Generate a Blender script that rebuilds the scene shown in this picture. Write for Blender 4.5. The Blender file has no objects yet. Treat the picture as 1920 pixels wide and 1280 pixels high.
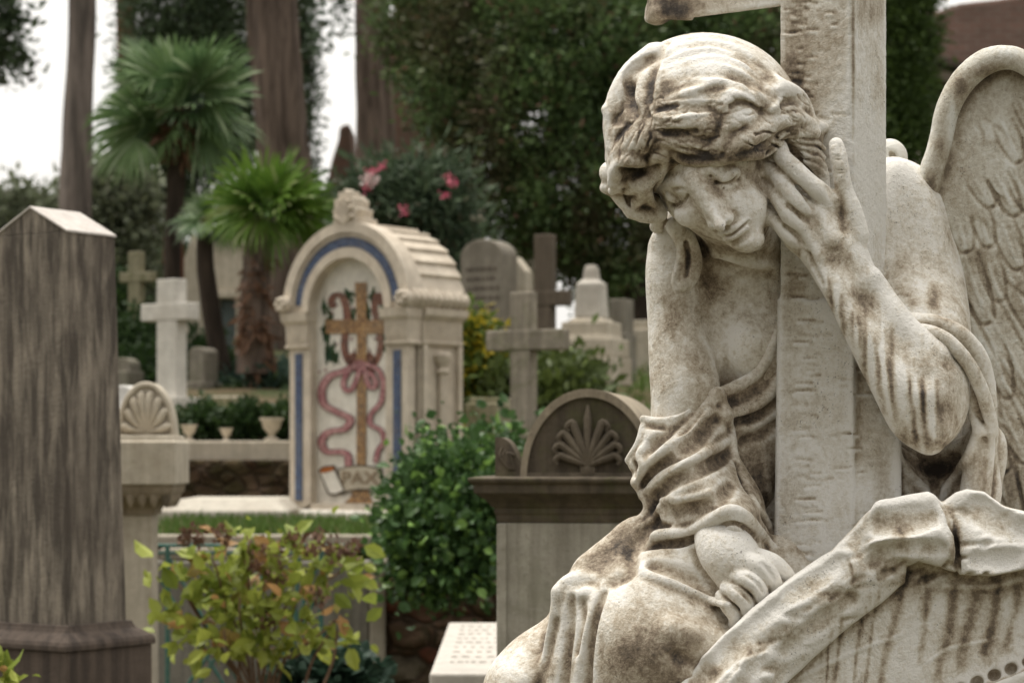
import bpy, math, random
import numpy as np
from mathutils import Vector, Matrix
PI = math.pi
D = 3.6                       # distance of the marble statue from the lens, metres
FPX = 80.0/36.0*1920.0        # focal length in 1920-px units
HZ = 1.6                      # eye height
S0 = D/FPX                    # metres per unit of the sculpting grid

def W(px, py, Y):             # world point seen at photo position (px,py) at distance Y
    return Vector(((px-960.0)*Y/FPX, Y, HZ-(py-850.0)*Y/FPX))

# ------------------------------------------------------------------ sculpting field
def smin(a, b, k):
    if k <= 0: return np.minimum(a, b)
    h = np.maximum(k-np.abs(a-b), 0.0)/k
    return np.minimum(a, b)-h*h*k*0.25
def smax(a, b, k): return -smin(-a, -b, k)

def spline(pts, step=9.0):
    P = np.array(pts, float)
    if len(P) < 3:
        n = max(2, int(np.linalg.norm(P[1, :3]-P[0, :3])/step)+1)
        t = np.linspace(0, 1, n)[:, None]
        return P[0]*(1-t)+P[1]*t
    Q = np.vstack([2*P[0]-P[1], P, 2*P[-1]-P[-2]])
    out = []
    for i in range(1, len(Q)-2):
        n = max(2, int(np.linalg.norm(Q[i+1, :3]-Q[i, :3])/step)+1)
        t = np.linspace(0, 1, n, endpoint=False)[:, None]
        a, b, c, d = Q[i-1], Q[i], Q[i+1], Q[i+2]
        out.append(0.5*((2*b)+(-a+c)*t+(2*a-5*b+4*c-d)*t*t+(-a+3*b-3*c+d)*t**3))
    out.append(P[-1:])
    return np.vstack(out)

def poly_sdf(px, py, poly):
    P = np.array(poly, float); n = len(P)
    d = np.full(np.broadcast(px, py).shape, 1e9); s = np.ones(d.shape)
    j = n-1
    for i in range(n):
        e = P[j]-P[i]; wx = px-P[i, 0]; wy = py-P[i, 1]
        t = np.clip((wx*e[0]+wy*e[1])/(e@e), 0, 1)
        d = np.minimum(d, (wx-e[0]*t)**2+(wy-e[1]*t)**2)
        c1 = py >= P[i, 1]; c2 = py < P[j, 1]; c3 = e[0]*wy > e[1]*wx
        s = np.where((c1 & c2 & c3) | (~c1 & ~c2 & ~c3), -s, s)
        j = i
    return s*np.sqrt(d)

def rbf(ctrl):
    C = np.array(ctrl, float); n = len(C)
    def phi(r2): return r2*np.log(r2+1e-6)*0.5
    A = np.zeros((n+3, n+3)); X = C[:, :2]/100
    r2 = ((X[:, None]-X[None])**2).sum(2)
    A[:n, :n] = phi(r2)+np.eye(n)*0.02; A[:n, n] = 1; A[:n, n+1:] = X; A[n, :n] = 1; A[n+1:, :n] = X.T
    b = np.zeros(n+3); b[:n] = C[:, 2]
    w = np.linalg.lstsq(A, b, rcond=None)[0]
    def f(px, py):
        x = px/100; y = py/100
        z = w[n]+w[n+1]*x+w[n+2]*y
        for i in range(n): z = z+w[i]*phi((x-X[i, 0])**2+(y-X[i, 1])**2)
        return z
    return f

def vnoise(x, y, z, seed=0):          # smooth value noise, numpy
    def hsh(i, j, k):
        n = (i*73856093) ^ (j*19349663) ^ (k*83492791) ^ (seed*2654435)
        n = (n ^ (n >> 13))*1274126177
        n = n & 0x7fffffff
        n = (n ^ (n >> 16)) & 0xffff
        return n/32767.5-1.0
    xi = np.floor(x).astype(np.int64); yi = np.floor(y).astype(np.int64); zi = np.floor(z).astype(np.int64)
    fx, fy, fz = x-xi, y-yi, z-zi
    fx = fx*fx*(3-2*fx); fy = fy*fy*(3-2*fy); fz = fz*fz*(3-2*fz)
    r = 0
    for a in (0, 1):
        for b in (0, 1):
            for c in (0, 1):
                r = r+hsh(xi+a, yi+b, zi+c)*(fx if a else 1-fx)*(fy if b else 1-fy)*(fz if c else 1-fz)
    return r

class Field:
    def __init__(s, lo, hi, h):
        s.lo = np.array(lo, float); s.h = h
        s.n = [int((hi[i]-lo[i])/h)+1 for i in range(3)]
        s.ax = [(lo[i]+h*np.arange(s.n[i])).astype(np.float32) for i in range(3)]
        s.F = np.full(s.n, 60.0, np.float32)
        s.others = []
    def sl(s, lo, hi):
        r = []
        for i in range(3):
            a = max(0, int((lo[i]-s.lo[i])/s.h)); b = min(s.n[i], int((hi[i]-s.lo[i])/s.h)+2)
            if b <= a: return None
            r.append(slice(a, b))
        return tuple(r)
    def xyz(s, q):
        return s.ax[0][q[0]][:, None, None], s.ax[1][q[1]][None, :, None], s.ax[2][q[2]][None, None, :]
    def comb(s, q, d, k, sub):
        F = s.F[q]
        s.F[q] = smax(F, -d, k) if sub else smin(F, d, k)
    def ell(s, c, r, k=10, sub=False, rz=0, rx=0, ry=0):
        R = max(r); m = R+k+3*s.h+8
        q = s.sl([c[i]-m for i in range(3)], [c[i]+m for i in range(3)])
        if q is None: return
        x, y, z = s.xyz(q)
        M = np.array(Matrix.Rotation(math.radians(rz), 3, 'Z') @ Matrix.Rotation(math.radians(ry), 3, 'Y') @ Matrix.Rotation(math.radians(rx), 3, 'X')).T
        dx, dy, dz = x-c[0], y-c[1], z-c[2]
        u = (M[0, 0]*dx+M[0, 1]*dy+M[0, 2]*dz); v = (M[1, 0]*dx+M[1, 1]*dy+M[1, 2]*dz); w = (M[2, 0]*dx+M[2, 1]*dy+M[2, 2]*dz)
        k0 = np.sqrt((u/r[0])**2+(v/r[1])**2+(w/r[2])**2)+1e-6
        k1 = np.sqrt((u/r[0]**2)**2+(v/r[1]**2)**2+(w/r[2]**2)**2)+1e-6
        s.comb(q, (k0*(k0-1)/k1).astype(np.float32), k, sub)
    def tube(s, pts, k=10, sub=False, flat=1.0, groove=0, ng=3, sm=True, twist=0.0):
        """pts: x,y,z,r ; flat<1 squashes in depth ; groove: strand grooves"""
        P = spline(pts) if sm else np.array(pts, float)
        rm = P[:, 3].max(); m = rm/min(1, flat) + k+3*s.h+4
        m = rm+k+3*s.h+4
        q = s.sl(P[:, :3].min(0)-m, P[:, :3].max(0)+m)
        if q is None: return
        T = np.full([a.stop-a.start for a in q], 1e3, np.float32)
        acc = 0.0
        L = np.linalg.norm(np.diff(P[:, :3], axis=0), axis=1).sum()
        for i in range(len(P)-1):
            a, b = P[i], P[i+1]; mm = max(a[3], b[3])+k+3*s.h+4
            p = s.sl(np.minimum(a[:3], b[:3])-mm, np.maximum(a[:3], b[:3])+mm)
            if p is None: continue
            x, y, z = s.xyz(p)
            ba = b[:3]-a[:3]; bb = ba@ba
            if bb < 1e-6: continue
            fz = 1.0/flat
            pax, pay, paz = x-a[0], y-a[1], z-a[2]
            t = np.clip((pax*ba[0]+pay*ba[1]+paz*ba[2])/bb, 0, 1)
            ex, ey, ez = pax-ba[0]*t, pay-ba[1]*t, (paz-ba[2]*t)*fz
            rr = a[3]+(b[3]-a[3])*t
            dist = np.sqrt(ex*ex+ey*ey+ez*ez)-rr
            if groove:
                sd = np.array([-ba[1], ba[0]]); sd = sd/(np.linalg.norm(sd)+1e-9)
                u = (ex*sd[0]+ey*sd[1])/rr
                dist = dist-groove*np.cos(u*ng*PI+twist*(acc+t*math.sqrt(bb))/L*6.28)
            acc += math.sqrt(bb)
            pq = tuple(slice(p[j].start-q[j].start, p[j].stop-q[j].start) for j in range(3))
            T[pq] = np.minimum(T[pq], dist)
        s.comb(q, T, k, sub)
    def relief(s, poly, ctrl, back, k=30, kb=6, sub=False, scale=1.0, smooth=True):
        """solid with a traced outline, a modelled front surface and real thickness"""
        if smooth: poly = closed(poly)
        P = np.array(poly, float); m = 20+kb
        zf_ = rbf(ctrl)
        X, Y = s.ax[0], s.ax[1]
        i0 = s.sl([P[:, 0].min()-m, P[:, 1].min()-m, -1e4], [P[:, 0].max()+m, P[:, 1].max()+m, 1e4])
        if i0 is None: return
        x = X[i0[0]][:, None].astype(float); y = Y[i0[1]][None, :].astype(float)
        zf = zf_(x, y)
        d2 = poly_sdf(x, y, P)
        bz = back(x, y) if callable(back) else back+0*x+0*y
        g0, g1 = np.gradient(zf, s.h)
        g = np.sqrt(1+g0**2+g1**2)
        z = s.ax[2][None, None, :]
        dz = np.maximum(((zf[:, :, None]-z)/g[:, :, None]), -60).astype(np.float32)
        d = smax(np.maximum(d2, -80)[:, :, None].astype(np.float32), dz, k)
        d = smax(d, (z-bz[:, :, None]).astype(np.float32), min(k, 20))
        s.comb(i0, d, kb, sub)
    def front1(s, x, y):
        i = (x-s.lo[0])/s.h; j = (y-s.lo[1])/s.h
        if i < 0 or j < 0 or i >= s.n[0]-1 or j >= s.n[1]-1: return None
        a, b = int(i), int(j); u, v = i-a, j-b
        c = (s.F[a, b]*(1-u)*(1-v)+s.F[a+1, b]*u*(1-v)+s.F[a, b+1]*(1-u)*v+s.F[a+1, b+1]*u*v)
        w = np.nonzero(c < 0)[0]
        if len(w) == 0: return None
        k = w[0]
        if k == 0: return float(s.ax[2][0])
        return float(s.ax[2][k]-s.h*(-c[k])/(c[k-1]-c[k]+1e-9))
    def front(s, x, y, own=False):
        r = [f.front1(x, y) for f in ([s] if own else [s]+s.others)]
        r = [v for v in r if v is not None]
        return min(r) if r else None
    def _onsurf(s, pts, fn, own):
        P = spline([(p[0], p[1], 0, p[2], p[3]) for p in pts], 8) if len(pts) > 1 else np.array([[pts[0][0], pts[0][1], 0, pts[0][2], pts[0][3]]])
        zs = [s.front(p[0], p[1], own) for p in P]
        ok = [i for i, v in enumerate(zs) if v is not None]
        if not ok: return None
        zs = np.interp(np.arange(len(P)), ok, [zs[i] for i in ok])
        if len(zs) > 4:
            kk = np.array([1, 2, 3, 2, 1])/9.0; zs = np.convolve(np.pad(zs, 2, mode='edge'), kk, 'valid')
        return [(P[i, 0], P[i, 1], zs[i]+fn(P[i, 3], P[i, 4]), P[i, 3]) for i in range(len(P))]
    def ridge(s, pts, k=8, own=False, **kw):      # pts: x,y,r,rise above the surface
        Q = s._onsurf(pts, lambda r, o: r-o, own)
        if Q: s.tube(Q, k=k, sm=False, **kw)
    def cut(s, pts, k=6, own=True, **kw):         # pts: x,y,r,depth below the surface
        Q = s._onsurf(pts, lambda r, o: -r+o, own)
        if Q: s.tube(Q, k=k, sub=True, sm=False, **kw)
    def bump(s, x, y, r, rise, k=6, rz=0):
        z = s.front(x, y, True)
        if z is not None: s.ell((x, y, z+r[2]-rise), r, k=k, rz=rz)
    def mesh(s, name, mat, parent=None, rough=(0.0, 10.0), mask=None, seed=1):
        F = s.F
        neg = F < 0
        nx, ny, nz = F.shape
        c = np.zeros((nx-1, ny-1, nz-1), np.uint8)
        for a in (0, 1):
            for b in (0, 1):
                for d in (0, 1):
                    c += neg[a:nx-1+a, b:ny-1+b, d:nz-1+d]
        act = np.nonzero((c > 0) & (c < 8)); del c
        I = np.stack(act, 1)
        idx = np.full((nx-1, ny-1, nz-1), -1, np.int32); idx[act] = np.arange(len(I))
        acc = np.zeros((len(I), 3)); cnt = np.zeros(len(I))
        corners = [(a, b, d) for a in (0, 1) for b in (0, 1) for d in (0, 1)]
        val = {k: F[I[:, 0]+k[0], I[:, 1]+k[1], I[:, 2]+k[2]] for k in corners}
        for k1 in corners:
            for ax in range(3):
                if k1[ax] == 0:
                    k2 = list(k1); k2[ax] = 1; k2 = tuple(k2)
                    v1, v2 = val[k1], val[k2]
                    cr = (v1 < 0) != (v2 < 0)
                    t = np.where(cr, v1/(v1-v2+1e-12), 0)
                    p = np.tile(np.array(k1, float), (len(I), 1)); p[:, ax] = t
                    acc[cr] += p[cr]; cnt[cr] += 1
        V = s.lo+(I+acc/cnt[:, None])*s.h
        faces = []
        for ax in range(3):
            sa = [slice(None)]*3; sb = [slice(None)]*3
            sa[ax] = slice(0, -1); sb[ax] = slice(1, None)
            e = neg[tuple(sa)] != neg[tuple(sb)]
            u, v = (ax+1) % 3, (ax+2) % 3
            E = np.stack(np.nonzero(e), 1)
            ok = (E[:, u] > 0) & (E[:, v] > 0) & (E[:, u] < F.shape[u]-1) & (E[:, v] < F.shape[v]-1)
            E = E[ok]
            inside = neg[E[:, 0], E[:, 1], E[:, 2]]
            def g(du, dv):
                J = E.copy(); J[:, u] -= du; J[:, v] -= dv
                return idx[J[:, 0], J[:, 1], J[:, 2]]
            q = np.stack([g(1, 1), g(0, 1), g(0, 0), g(1, 0)], 1)
            q[inside] = q[inside][:, ::-1]
            faces.append(q)
        faces = np.vstack(faces)
        faces = faces[(faces >= 0).all(1)]
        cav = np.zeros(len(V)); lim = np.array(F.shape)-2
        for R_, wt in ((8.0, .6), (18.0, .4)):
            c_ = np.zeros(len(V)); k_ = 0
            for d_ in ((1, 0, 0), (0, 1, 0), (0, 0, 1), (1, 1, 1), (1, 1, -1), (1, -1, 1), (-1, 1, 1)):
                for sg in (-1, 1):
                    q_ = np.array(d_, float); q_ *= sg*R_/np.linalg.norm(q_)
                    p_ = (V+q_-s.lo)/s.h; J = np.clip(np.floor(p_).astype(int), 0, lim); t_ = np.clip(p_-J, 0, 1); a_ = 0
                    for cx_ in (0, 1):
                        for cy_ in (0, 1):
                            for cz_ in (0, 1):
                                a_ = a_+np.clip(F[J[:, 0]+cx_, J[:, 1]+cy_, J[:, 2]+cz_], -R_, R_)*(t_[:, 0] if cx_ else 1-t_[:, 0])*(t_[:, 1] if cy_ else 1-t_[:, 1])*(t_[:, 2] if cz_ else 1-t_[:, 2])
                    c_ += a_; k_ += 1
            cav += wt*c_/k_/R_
        if rough[0]:
            f = rough[1]
            n = vnoise(V[:, 0]/f, V[:, 1]/f, V[:, 2]/f, seed)+0.5*vnoise(V[:, 0]/f*2.1, V[:, 1]/f*2.1, V[:, 2]/f*2.1, seed+3)
            gi = np.clip(((V-s.lo)/s.h).astype(int), 1, np.array(F.shape)-2)
            G = np.stack([F[gi[:, 0]+1, gi[:, 1], gi[:, 2]]-F[gi[:, 0]-1, gi[:, 1], gi[:, 2]],
                          F[gi[:, 0], gi[:, 1]+1, gi[:, 2]]-F[gi[:, 0], gi[:, 1]-1, gi[:, 2]],
                          F[gi[:, 0], gi[:, 1], gi[:, 2]+1]-F[gi[:, 0], gi[:, 1], gi[:, 2]-1]], 1).astype(float)
            G /= np.linalg.norm(G, axis=1)[:, None]+1e-6
            V = V+G*(n*rough[0])[:, None]
        Yw = D+V[:, 2]*S0
        Wd = np.stack([(V[:, 0]-960)*Yw/FPX, Yw, HZ-(V[:, 1]-850)*Yw/FPX], 1)
        faces = faces[:, ::-1]
        o = raw_mesh(name, Wd, faces, mat, parent, smooth=True)
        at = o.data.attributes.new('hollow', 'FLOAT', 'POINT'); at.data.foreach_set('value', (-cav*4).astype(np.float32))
        if mask is not None:
            at = o.data.attributes.new('grime', 'FLOAT', 'POINT')
            at.data.foreach_set('value', mask(V).astype(np.float32))
        return o

def closed(poly):
    P = [tuple(p[:2])+(0, 0) for p in poly]
    Q = spline([P[-1]]+P+[P[0], P[1]], 14)
    n = len(P)
    # drop the extra leading / trailing spans
    d0 = np.argmin(((Q[:, :2]-np.array(P[0][:2]))**2).sum(1)[:len(Q)//2])
    tail = len(Q)-1-np.argmin((((Q[:, :2]-np.array(P[0][:2]))**2).sum(1)[len(Q)//2:])[::-1])
    return Q[d0:tail, :2]

def raw_mesh(name, V, F, mat, parent=None, smooth=False):
    me = bpy.data.meshes.new(name)
    V = np.ascontiguousarray(V, np.float32); F = np.ascontiguousarray(F, np.int32)
    me.vertices.add(len(V)); me.vertices.foreach_set('co', V.ravel())
    me.loops.add(F.size); me.loops.foreach_set('vertex_index', F.ravel())
    me.polygons.add(len(F)); me.polygons.foreach_set('loop_start', np.arange(len(F), dtype=np.int32)*F.shape[1])
    me.polygons.foreach_set('loop_total', np.full(len(F), F.shape[1], np.int32))
    me.update(calc_edges=True); me.validate()
    if smooth: me.polygons.foreach_set('use_smooth', np.ones(len(me.polygons), bool))
    o = bpy.data.objects.new(name, me)
    bpy.context.scene.collection.objects.link(o)
    if mat: me.materials.append(mat)
    if parent: o.parent = parent; o.matrix_parent_inverse = parent.matrix_world.inverted()
    return o

def tag(o, label=None, cat=None, group=None, kind=None):
    if label: o['label'] = label
    if cat: o['category'] = cat
    if group: o['group'] = group
    if kind: o['kind'] = kind
    return o
def empty(name, loc, label=None, cat=None, group=None, rz=0):
    o = bpy.data.objects.new(name, None); bpy.context.scene.collection.objects.link(o)
    o.matrix_world = Matrix.Translation(Vector(loc)) @ Matrix.Rotation(rz, 4, 'Z')
    o.empty_display_size = 0.1
    bpy.context.view_layer.update()
    return tag(o, label, cat, group)
# ------------------------------------------------------------------ materials
class NT:
    def __init__(s, name):
        s.m = bpy.data.materials.new(name); s.m.use_nodes = True
        s.t = s.m.node_tree; s.b = s.t.nodes['Principled BSDF']; s.o = s.t.nodes['Material Output']
    def n(s, typ, **kw):
        nd = s.t.nodes.new(typ)
        for k, v in kw.items():
            if k.startswith('i_'):
                nd.inputs[k[2:].replace('_', ' ')].default_value = v
            else: setattr(nd, k, v)
        return nd
    def l(s, a, b): s.t.links.new(a, b)
    def coord(s, scale=(1, 1, 1), obj=True):
        tc = s.n('ShaderNodeTexCoord'); mp = s.n('ShaderNodeMapping'); mp.inputs['Scale'].default_value = scale
        if obj: s.l(tc.outputs['Object'], mp.inputs[0])
        else:
            g = s.n('ShaderNodeNewGeometry'); s.l(g.outputs['Position'], mp.inputs[0])
        return mp.outputs[0]
    def noise(s, vec, scale, detail=6, rough=0.6, dist=0.0):
        nd = s.n('ShaderNodeTexNoise'); nd.inputs['Scale'].default_value = scale; nd.inputs['Detail'].default_value = detail
        nd.inputs['Roughness'].default_value = rough; nd.inputs['Distortion'].default_value = dist
        s.l(vec, nd.inputs['Vector']); return nd.outputs[0]
    def ramp(s, fac, stops):
        r = s.n('ShaderNodeValToRGB'); cr = r.color_ramp
        while len(cr.elements) > 1: cr.elements.remove(cr.elements[0])
        for i, (p, c) in enumerate(stops):
            e = cr.elements[0] if i == 0 else cr.elements.new(p)
            e.position = p
            e.color = (c, c, c, 1) if not hasattr(c, '__len__') else (c[0], c[1], c[2], 1)
        s.l(fac, r.inputs[0]); return r.outputs[0]
    def mix(s, fac, a, b, mode='MIX'):
        m = s.n('ShaderNodeMix', data_type='RGBA', blend_type=mode)
        for v, i in ((fac, 0), (a, 6), (b, 7)):
            if hasattr(v, 'node'): s.l(v, m.inputs[i])
            elif i == 0: m.inputs[0].default_value = v
            else: m.inputs[i].default_value = (v[0], v[1], v[2], 1)
        return m.outputs[2]
    def math(s, op, a, b=0.0, clamp=False):
        m = s.n('ShaderNodeMath', operation=op, use_clamp=clamp)
        for v, i in ((a, 0), (b, 1)):
            if hasattr(v, 'node'): s.l(v, m.inputs[i])
            else: m.inputs[i].default_value = v
        return m.outputs[0]
    def bump(s, h, dist=0.01, strength=0.5, prev=None):
        b = s.n('ShaderNodeBump'); b.inputs['Distance'].default_value = dist; b.inputs['Strength'].default_value = strength
        s.l(h, b.inputs['Height'])
        if prev is not None: s.l(prev, b.inputs['Normal'])
        return b.outputs[0]
    def done(s, col, rough=0.8, nrm=None, spec=0.3):
        if hasattr(col, 'node'): s.l(col, s.b.inputs['Base Color'])
        else: s.b.inputs['Base Color'].default_value = (*col, 1)
        if hasattr(rough, 'node'): s.l(rough, s.b.inputs['Roughness'])
        else: s.b.inputs['Roughness'].default_value = rough
        s.b.inputs['Specular IOR Level'].default_value = spec
        if nrm is not None: s.l(nrm, s.b.inputs['Normal'])
        return s.m

def marble(name, off=0.3, tint=(1, 1, 1), pointy=1.0, streak=0.4, grain=1.0, amp=1.0):
    """weathered white marble: clean stone -> beige film -> brown grime -> black crust, with relief shading painted in"""
    t = NT(name)
    v = t.coord()
    big = t.noise(v, 4.2, 5, 0.6, 0.8)
    mid = t.noise(v, 13, 8, 0.66, 0.5)
    mo_ = t.noise(v, 48, 6, 0.75, 0.4)
    fine = t.noise(v, 150, 5, 0.75)
    speck = t.noise(v, 280, 3, 0.6)
    st = t.noise(t.coord((30, 30, 2.0)), 1.0, 5, 0.62, 0.3)
    g = t.n('ShaderNodeAttribute', attribute_name='grime').outputs['Fac']
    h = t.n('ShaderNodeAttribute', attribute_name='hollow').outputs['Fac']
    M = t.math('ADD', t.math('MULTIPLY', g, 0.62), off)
    M = t.math('ADD', M, t.math('MULTIPLY', t.math('MINIMUM', t.math('MAXIMUM', h, -0.40), 0.65), 0.50*pointy))  # creases browner, ridges paler: grime plus relief shading put into the colour
    for n_, a_ in ((big, .85), (mid, .95), (mo_, .95), (fine, .75), (st, streak)):
        M = t.math('ADD', M, t.math('MULTIPLY', t.math('SUBTRACT', n_, 0.5), a_*amp))
    c = lambda *k: tuple(a*b for a, b in zip(k, tint))
    col = t.ramp(M, [(0.0, c(.84, .815, .765)), (0.20, c(.71, .665, .58)), (0.43, c(.48, .41, .315)), (0.64, c(.25, .195, .138)), (0.87, c(.092, .073, .056)), (1.0, c(.045, .036, .03))])
    lich = t.math('MULTIPLY', t.ramp(speck, [(0.61, 0), (0.67, 1)]), t.ramp(mid, [(0.46, 0), (0.60, 1)]))
    col = t.mix(t.math('MULTIPLY', lich, 0.65), col, (.07, .055, .042))
    b = t.bump(t.math('ADD', t.math('ADD', fine, t.math('MULTIPLY', mo_, 1.2)), t.math('MULTIPLY', mid, 2.0)), 0.004*grain, 0.7)
    return t.done(col, t.ramp(mid, [(0.3, 0.5), (0.7, 0.8)]), b, 0.35)
DRAFT = False
# ------------------------------------------------------------------ the marble angel
rnd = random.Random(4)
angel = empty('angel_monument', (W(1500, 1280, D)[0], D+0.05, 0.0),
    'weathered white marble angel leaning its head against a tall stone cross', 'statue')
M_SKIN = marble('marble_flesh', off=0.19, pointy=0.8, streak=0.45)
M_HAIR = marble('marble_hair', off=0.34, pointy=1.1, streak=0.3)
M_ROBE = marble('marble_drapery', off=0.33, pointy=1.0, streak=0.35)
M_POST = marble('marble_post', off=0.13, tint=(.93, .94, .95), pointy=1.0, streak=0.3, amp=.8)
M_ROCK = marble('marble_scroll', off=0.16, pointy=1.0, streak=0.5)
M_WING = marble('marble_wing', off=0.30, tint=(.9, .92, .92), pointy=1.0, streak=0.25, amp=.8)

def splats(lst):
    """grime where the stone is stained (+) or washed clean (-), plus painted shadows and highlights: x,y,rx,ry,amount"""
    def f(V):
        g = np.zeros(len(V))
        for x, y, rx, ry, a in lst:
            g += a*np.exp(-((V[:, 0]-x)/rx)**2-((V[:, 1]-y)/ry)**2)
        return g
    return f

# ---- body: head, neck, torso, arms and both hands as one surface
H_ = 3.0 if DRAFT else 2.3
B = Field((1110, 230, -235), (1900, 1200, 372), H_)
# torso
B.relief([(1290, 420), (1345, 455), (1400, 440), (1470, 440), (1560, 420), (1660, 300), (1730, 330), (1770, 420), (1790, 600), (1790, 900), (1600, 1150), (1380, 1150), (1330, 900), (1310, 760), (1300, 600), (1270, 500)],
    [(1300, 480, 110), (1300, 700, 130), (1340, 560, 96), (1400, 500, 116), (1450, 520, 108), (1400, 600, 84), (1430, 660, 80), (1380, 650, 84), (1450, 600, 88), (1360, 720, 110), (1450, 900, 140), (1400, 1100, 130), (1600, 400, 150), (1600, 800, 140), (1720, 420, 140), (1760, 800, 150), (1600, 1100, 130)], 320, k=50)
B.tube([(1370, 380, 70, 74), (1410, 470, 150, 84)], k=40)                     # neck
B.ridge([(1345, 478, 8, 5), (1390, 497, 9, 6), (1430, 500, 9, 5), (1448, 500, 8, 1)], k=18)     # collar bones
B.cut([(1352, 500, 10, 3), (1400, 516, 12, 4), (1440, 520, 10, 3)], k=22)
B.cut([(1390, 474, 10, 4), (1430, 476, 9, 3)], k=16)
B.ridge([(1385, 660, 26, 10), (1400, 640, 26, 10)], k=40)
# viewer-left arm
B.tube([(1266, 470, 128, 52), (1268, 520, 122, 58), (1272, 600, 112, 58), (1281, 690, 88, 64), (1284, 740, 70, 64), (1270, 800, 60, 50)], k=22)
B.tube([(1270, 810, 60, 40), (1305, 920, 10, 40), (1334, 975, -42, 38), (1354, 1022, -92, 50), (1372, 1045, -112, 54), (1392, 1078, -122, 48)], k=20)
B.ridge([(1262, 415, 20, 8), (1256, 440, 22, 8)], k=30)
# relaxed fist resting on the ledge
B.ell((1398, 1094, -128), (46, 40, 34), k=16, rz=35)
for pts in ([(1405, 1052, -150, 19), (1428, 1062, -166, 18.5), (1446, 1082, -164, 17), (1454, 1106, -146, 15), (1450, 1124, -128, 13)],
            [(1384, 1080, -156, 18), (1408, 1090, -174, 17.5), (1424, 1106, -172, 16), (1428, 1128, -152, 14), (1420, 1142, -134, 12)],
            [(1366, 1102, -150, 17), (1386, 1116, -170, 16.5), (1400, 1132, -166, 15), (1402, 1150, -146, 13), (1396, 1160, -130, 11)],
            [(1355, 1118, -138, 15), (1366, 1138, -156, 14), (1376, 1152, -152, 13), (1378, 1166, -136, 12), (1374, 1172, -122, 10)]):
    B.tube(pts, k=3.5)
B.tube([(1424, 1046, -128, 19), (1448, 1054, -140, 18), (1470, 1070, -138, 15), (1482, 1084, -130, 12)], k=5)
B.cut([(1428, 1054, 4, 3), (1440, 1068, 4.5, 4), (1452, 1086, 4, 3)], k=4)
B.cut([(1398, 1076, 3.5, 3), (1418, 1092, 4, 4), (1432, 1112, 3.5, 3)], k=3)
B.cut([(1374, 1098, 3.5, 3), (1394, 1114, 4, 4), (1410, 1132, 3.5, 3)], k=3)
# viewer-right arm: shoulder, upper arm, elbow, forearm
B.tube([(1662, 405, 245, 106), (1690, 480, 238, 106), (1712, 560, 200, 102), (1728, 640, 120, 94), (1738, 720, 30, 84), (1742, 760, -20, 70)], k=16)
B.relief([(1500, 470), (1517, 508), (1555, 566), (1592, 641), (1630, 720), (1664, 794), (1684, 820), (1712, 840), (1744, 847), (1778, 832), (1800, 802), (1816, 752), (1816, 710), (1800, 678), (1752, 636), (1705, 592), (1660, 540), (1626, 480), (1606, 440), (1560, 440)],
    [(1520, 500, -84), (1600, 470, -88), (1570, 540, -108), (1640, 560, -92), (1600, 600, -118), (1650, 620, -122), (1700, 630, -104), (1640, 690, -124), (1690, 690, -138), (1745, 690, -126), (1690, 770, -128), (1730, 750, -142), (1775, 740, -124), (1745, 800, -128), (1800, 740, -92), (1715, 820, -108), (1785, 795, -100)], 10, k=38, kb=14)
B.ridge([(1548, 500, 14, 2), (1590, 580, 16, 4), (1640, 680, 18, 5), (1700, 790, 20, 4), (1738, 822, 20, 3)], k=34)
B.cut([(1630, 560, 14, 3), (1680, 630, 16, 4), (1730, 700, 16, 3)], k=34)
B.ridge([(1640, 520, 12, 2), (1700, 606, 14, 4), (1760, 660, 14, 4)], k=26)
B.tube([(1590, 490, -44, 40), (1556, 455, -50, 50)], k=18)
B.ell((1706, 402, 250), (68, 84, 72), k=30)
B.ridge([(1756, 806, 26, 8), (1748, 826, 20, 8)], k=26)
# raised hand
B.ell((1535, 415, -52), (60, 50, 34), k=24, rz=40)
B.ell((1505, 432, -50), (38, 44, 28), k=20, rz=30)
B.tube([(1562, 384, -60, 22), (1540, 362, -76, 20), (1518, 344, -84, 18), (1490, 318, -84, 18), (1468, 296, -70, 17), (1462, 276, -52, 15)], k=6)
B.tube([(1530, 406, -62, 19), (1500, 384, -84, 18), (1476, 356, -86, 17), (1458, 332, -74, 15), (1450, 318, -58, 12)], k=5)
B.tube([(1512, 430, -62, 18), (1486, 412, -82, 17), (1466, 384, -84, 15), (1456, 360, -72, 14.5), (1452, 348, -56, 12)], k=5)
B.tube([(1506, 458, -56, 17), (1482, 446, -72, 14.5), (1464, 426, -74, 13), (1453, 408, -66, 12), (1449, 394, -54, 10)], k=4)
B.tube([(1600, 440, -50, 30), (1594, 396, -56, 23), (1583, 356, -60, 17), (1576, 318, -62, 16.5), (1571, 288, -60, 16.5), (1568, 272, -56, 14)], k=7)
B.cut([(1577, 272, 5.5, 2.0), (1579, 284, 6, 2.0)], k=3)                      # thumb nail
B.cut([(1560, 352, 9, 5), (1566, 372, 9, 4), (1576, 398, 9, 3.5), (1584, 424, 10, 2.5)], k=14)
for q in ([(1496, 352, 4.5, 3.5), (1512, 372, 4.5, 3), (1528, 392, 6, 2)], [(1478, 386, 4.5, 3.5), (1496, 400, 4.5, 3), (1512, 416, 6, 1.5)],
          [(1472, 424, 4, 3.5), (1490, 438, 5, 3), (1504, 456, 6, 1.5)]):
    B.cut(q, k=5)
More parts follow.
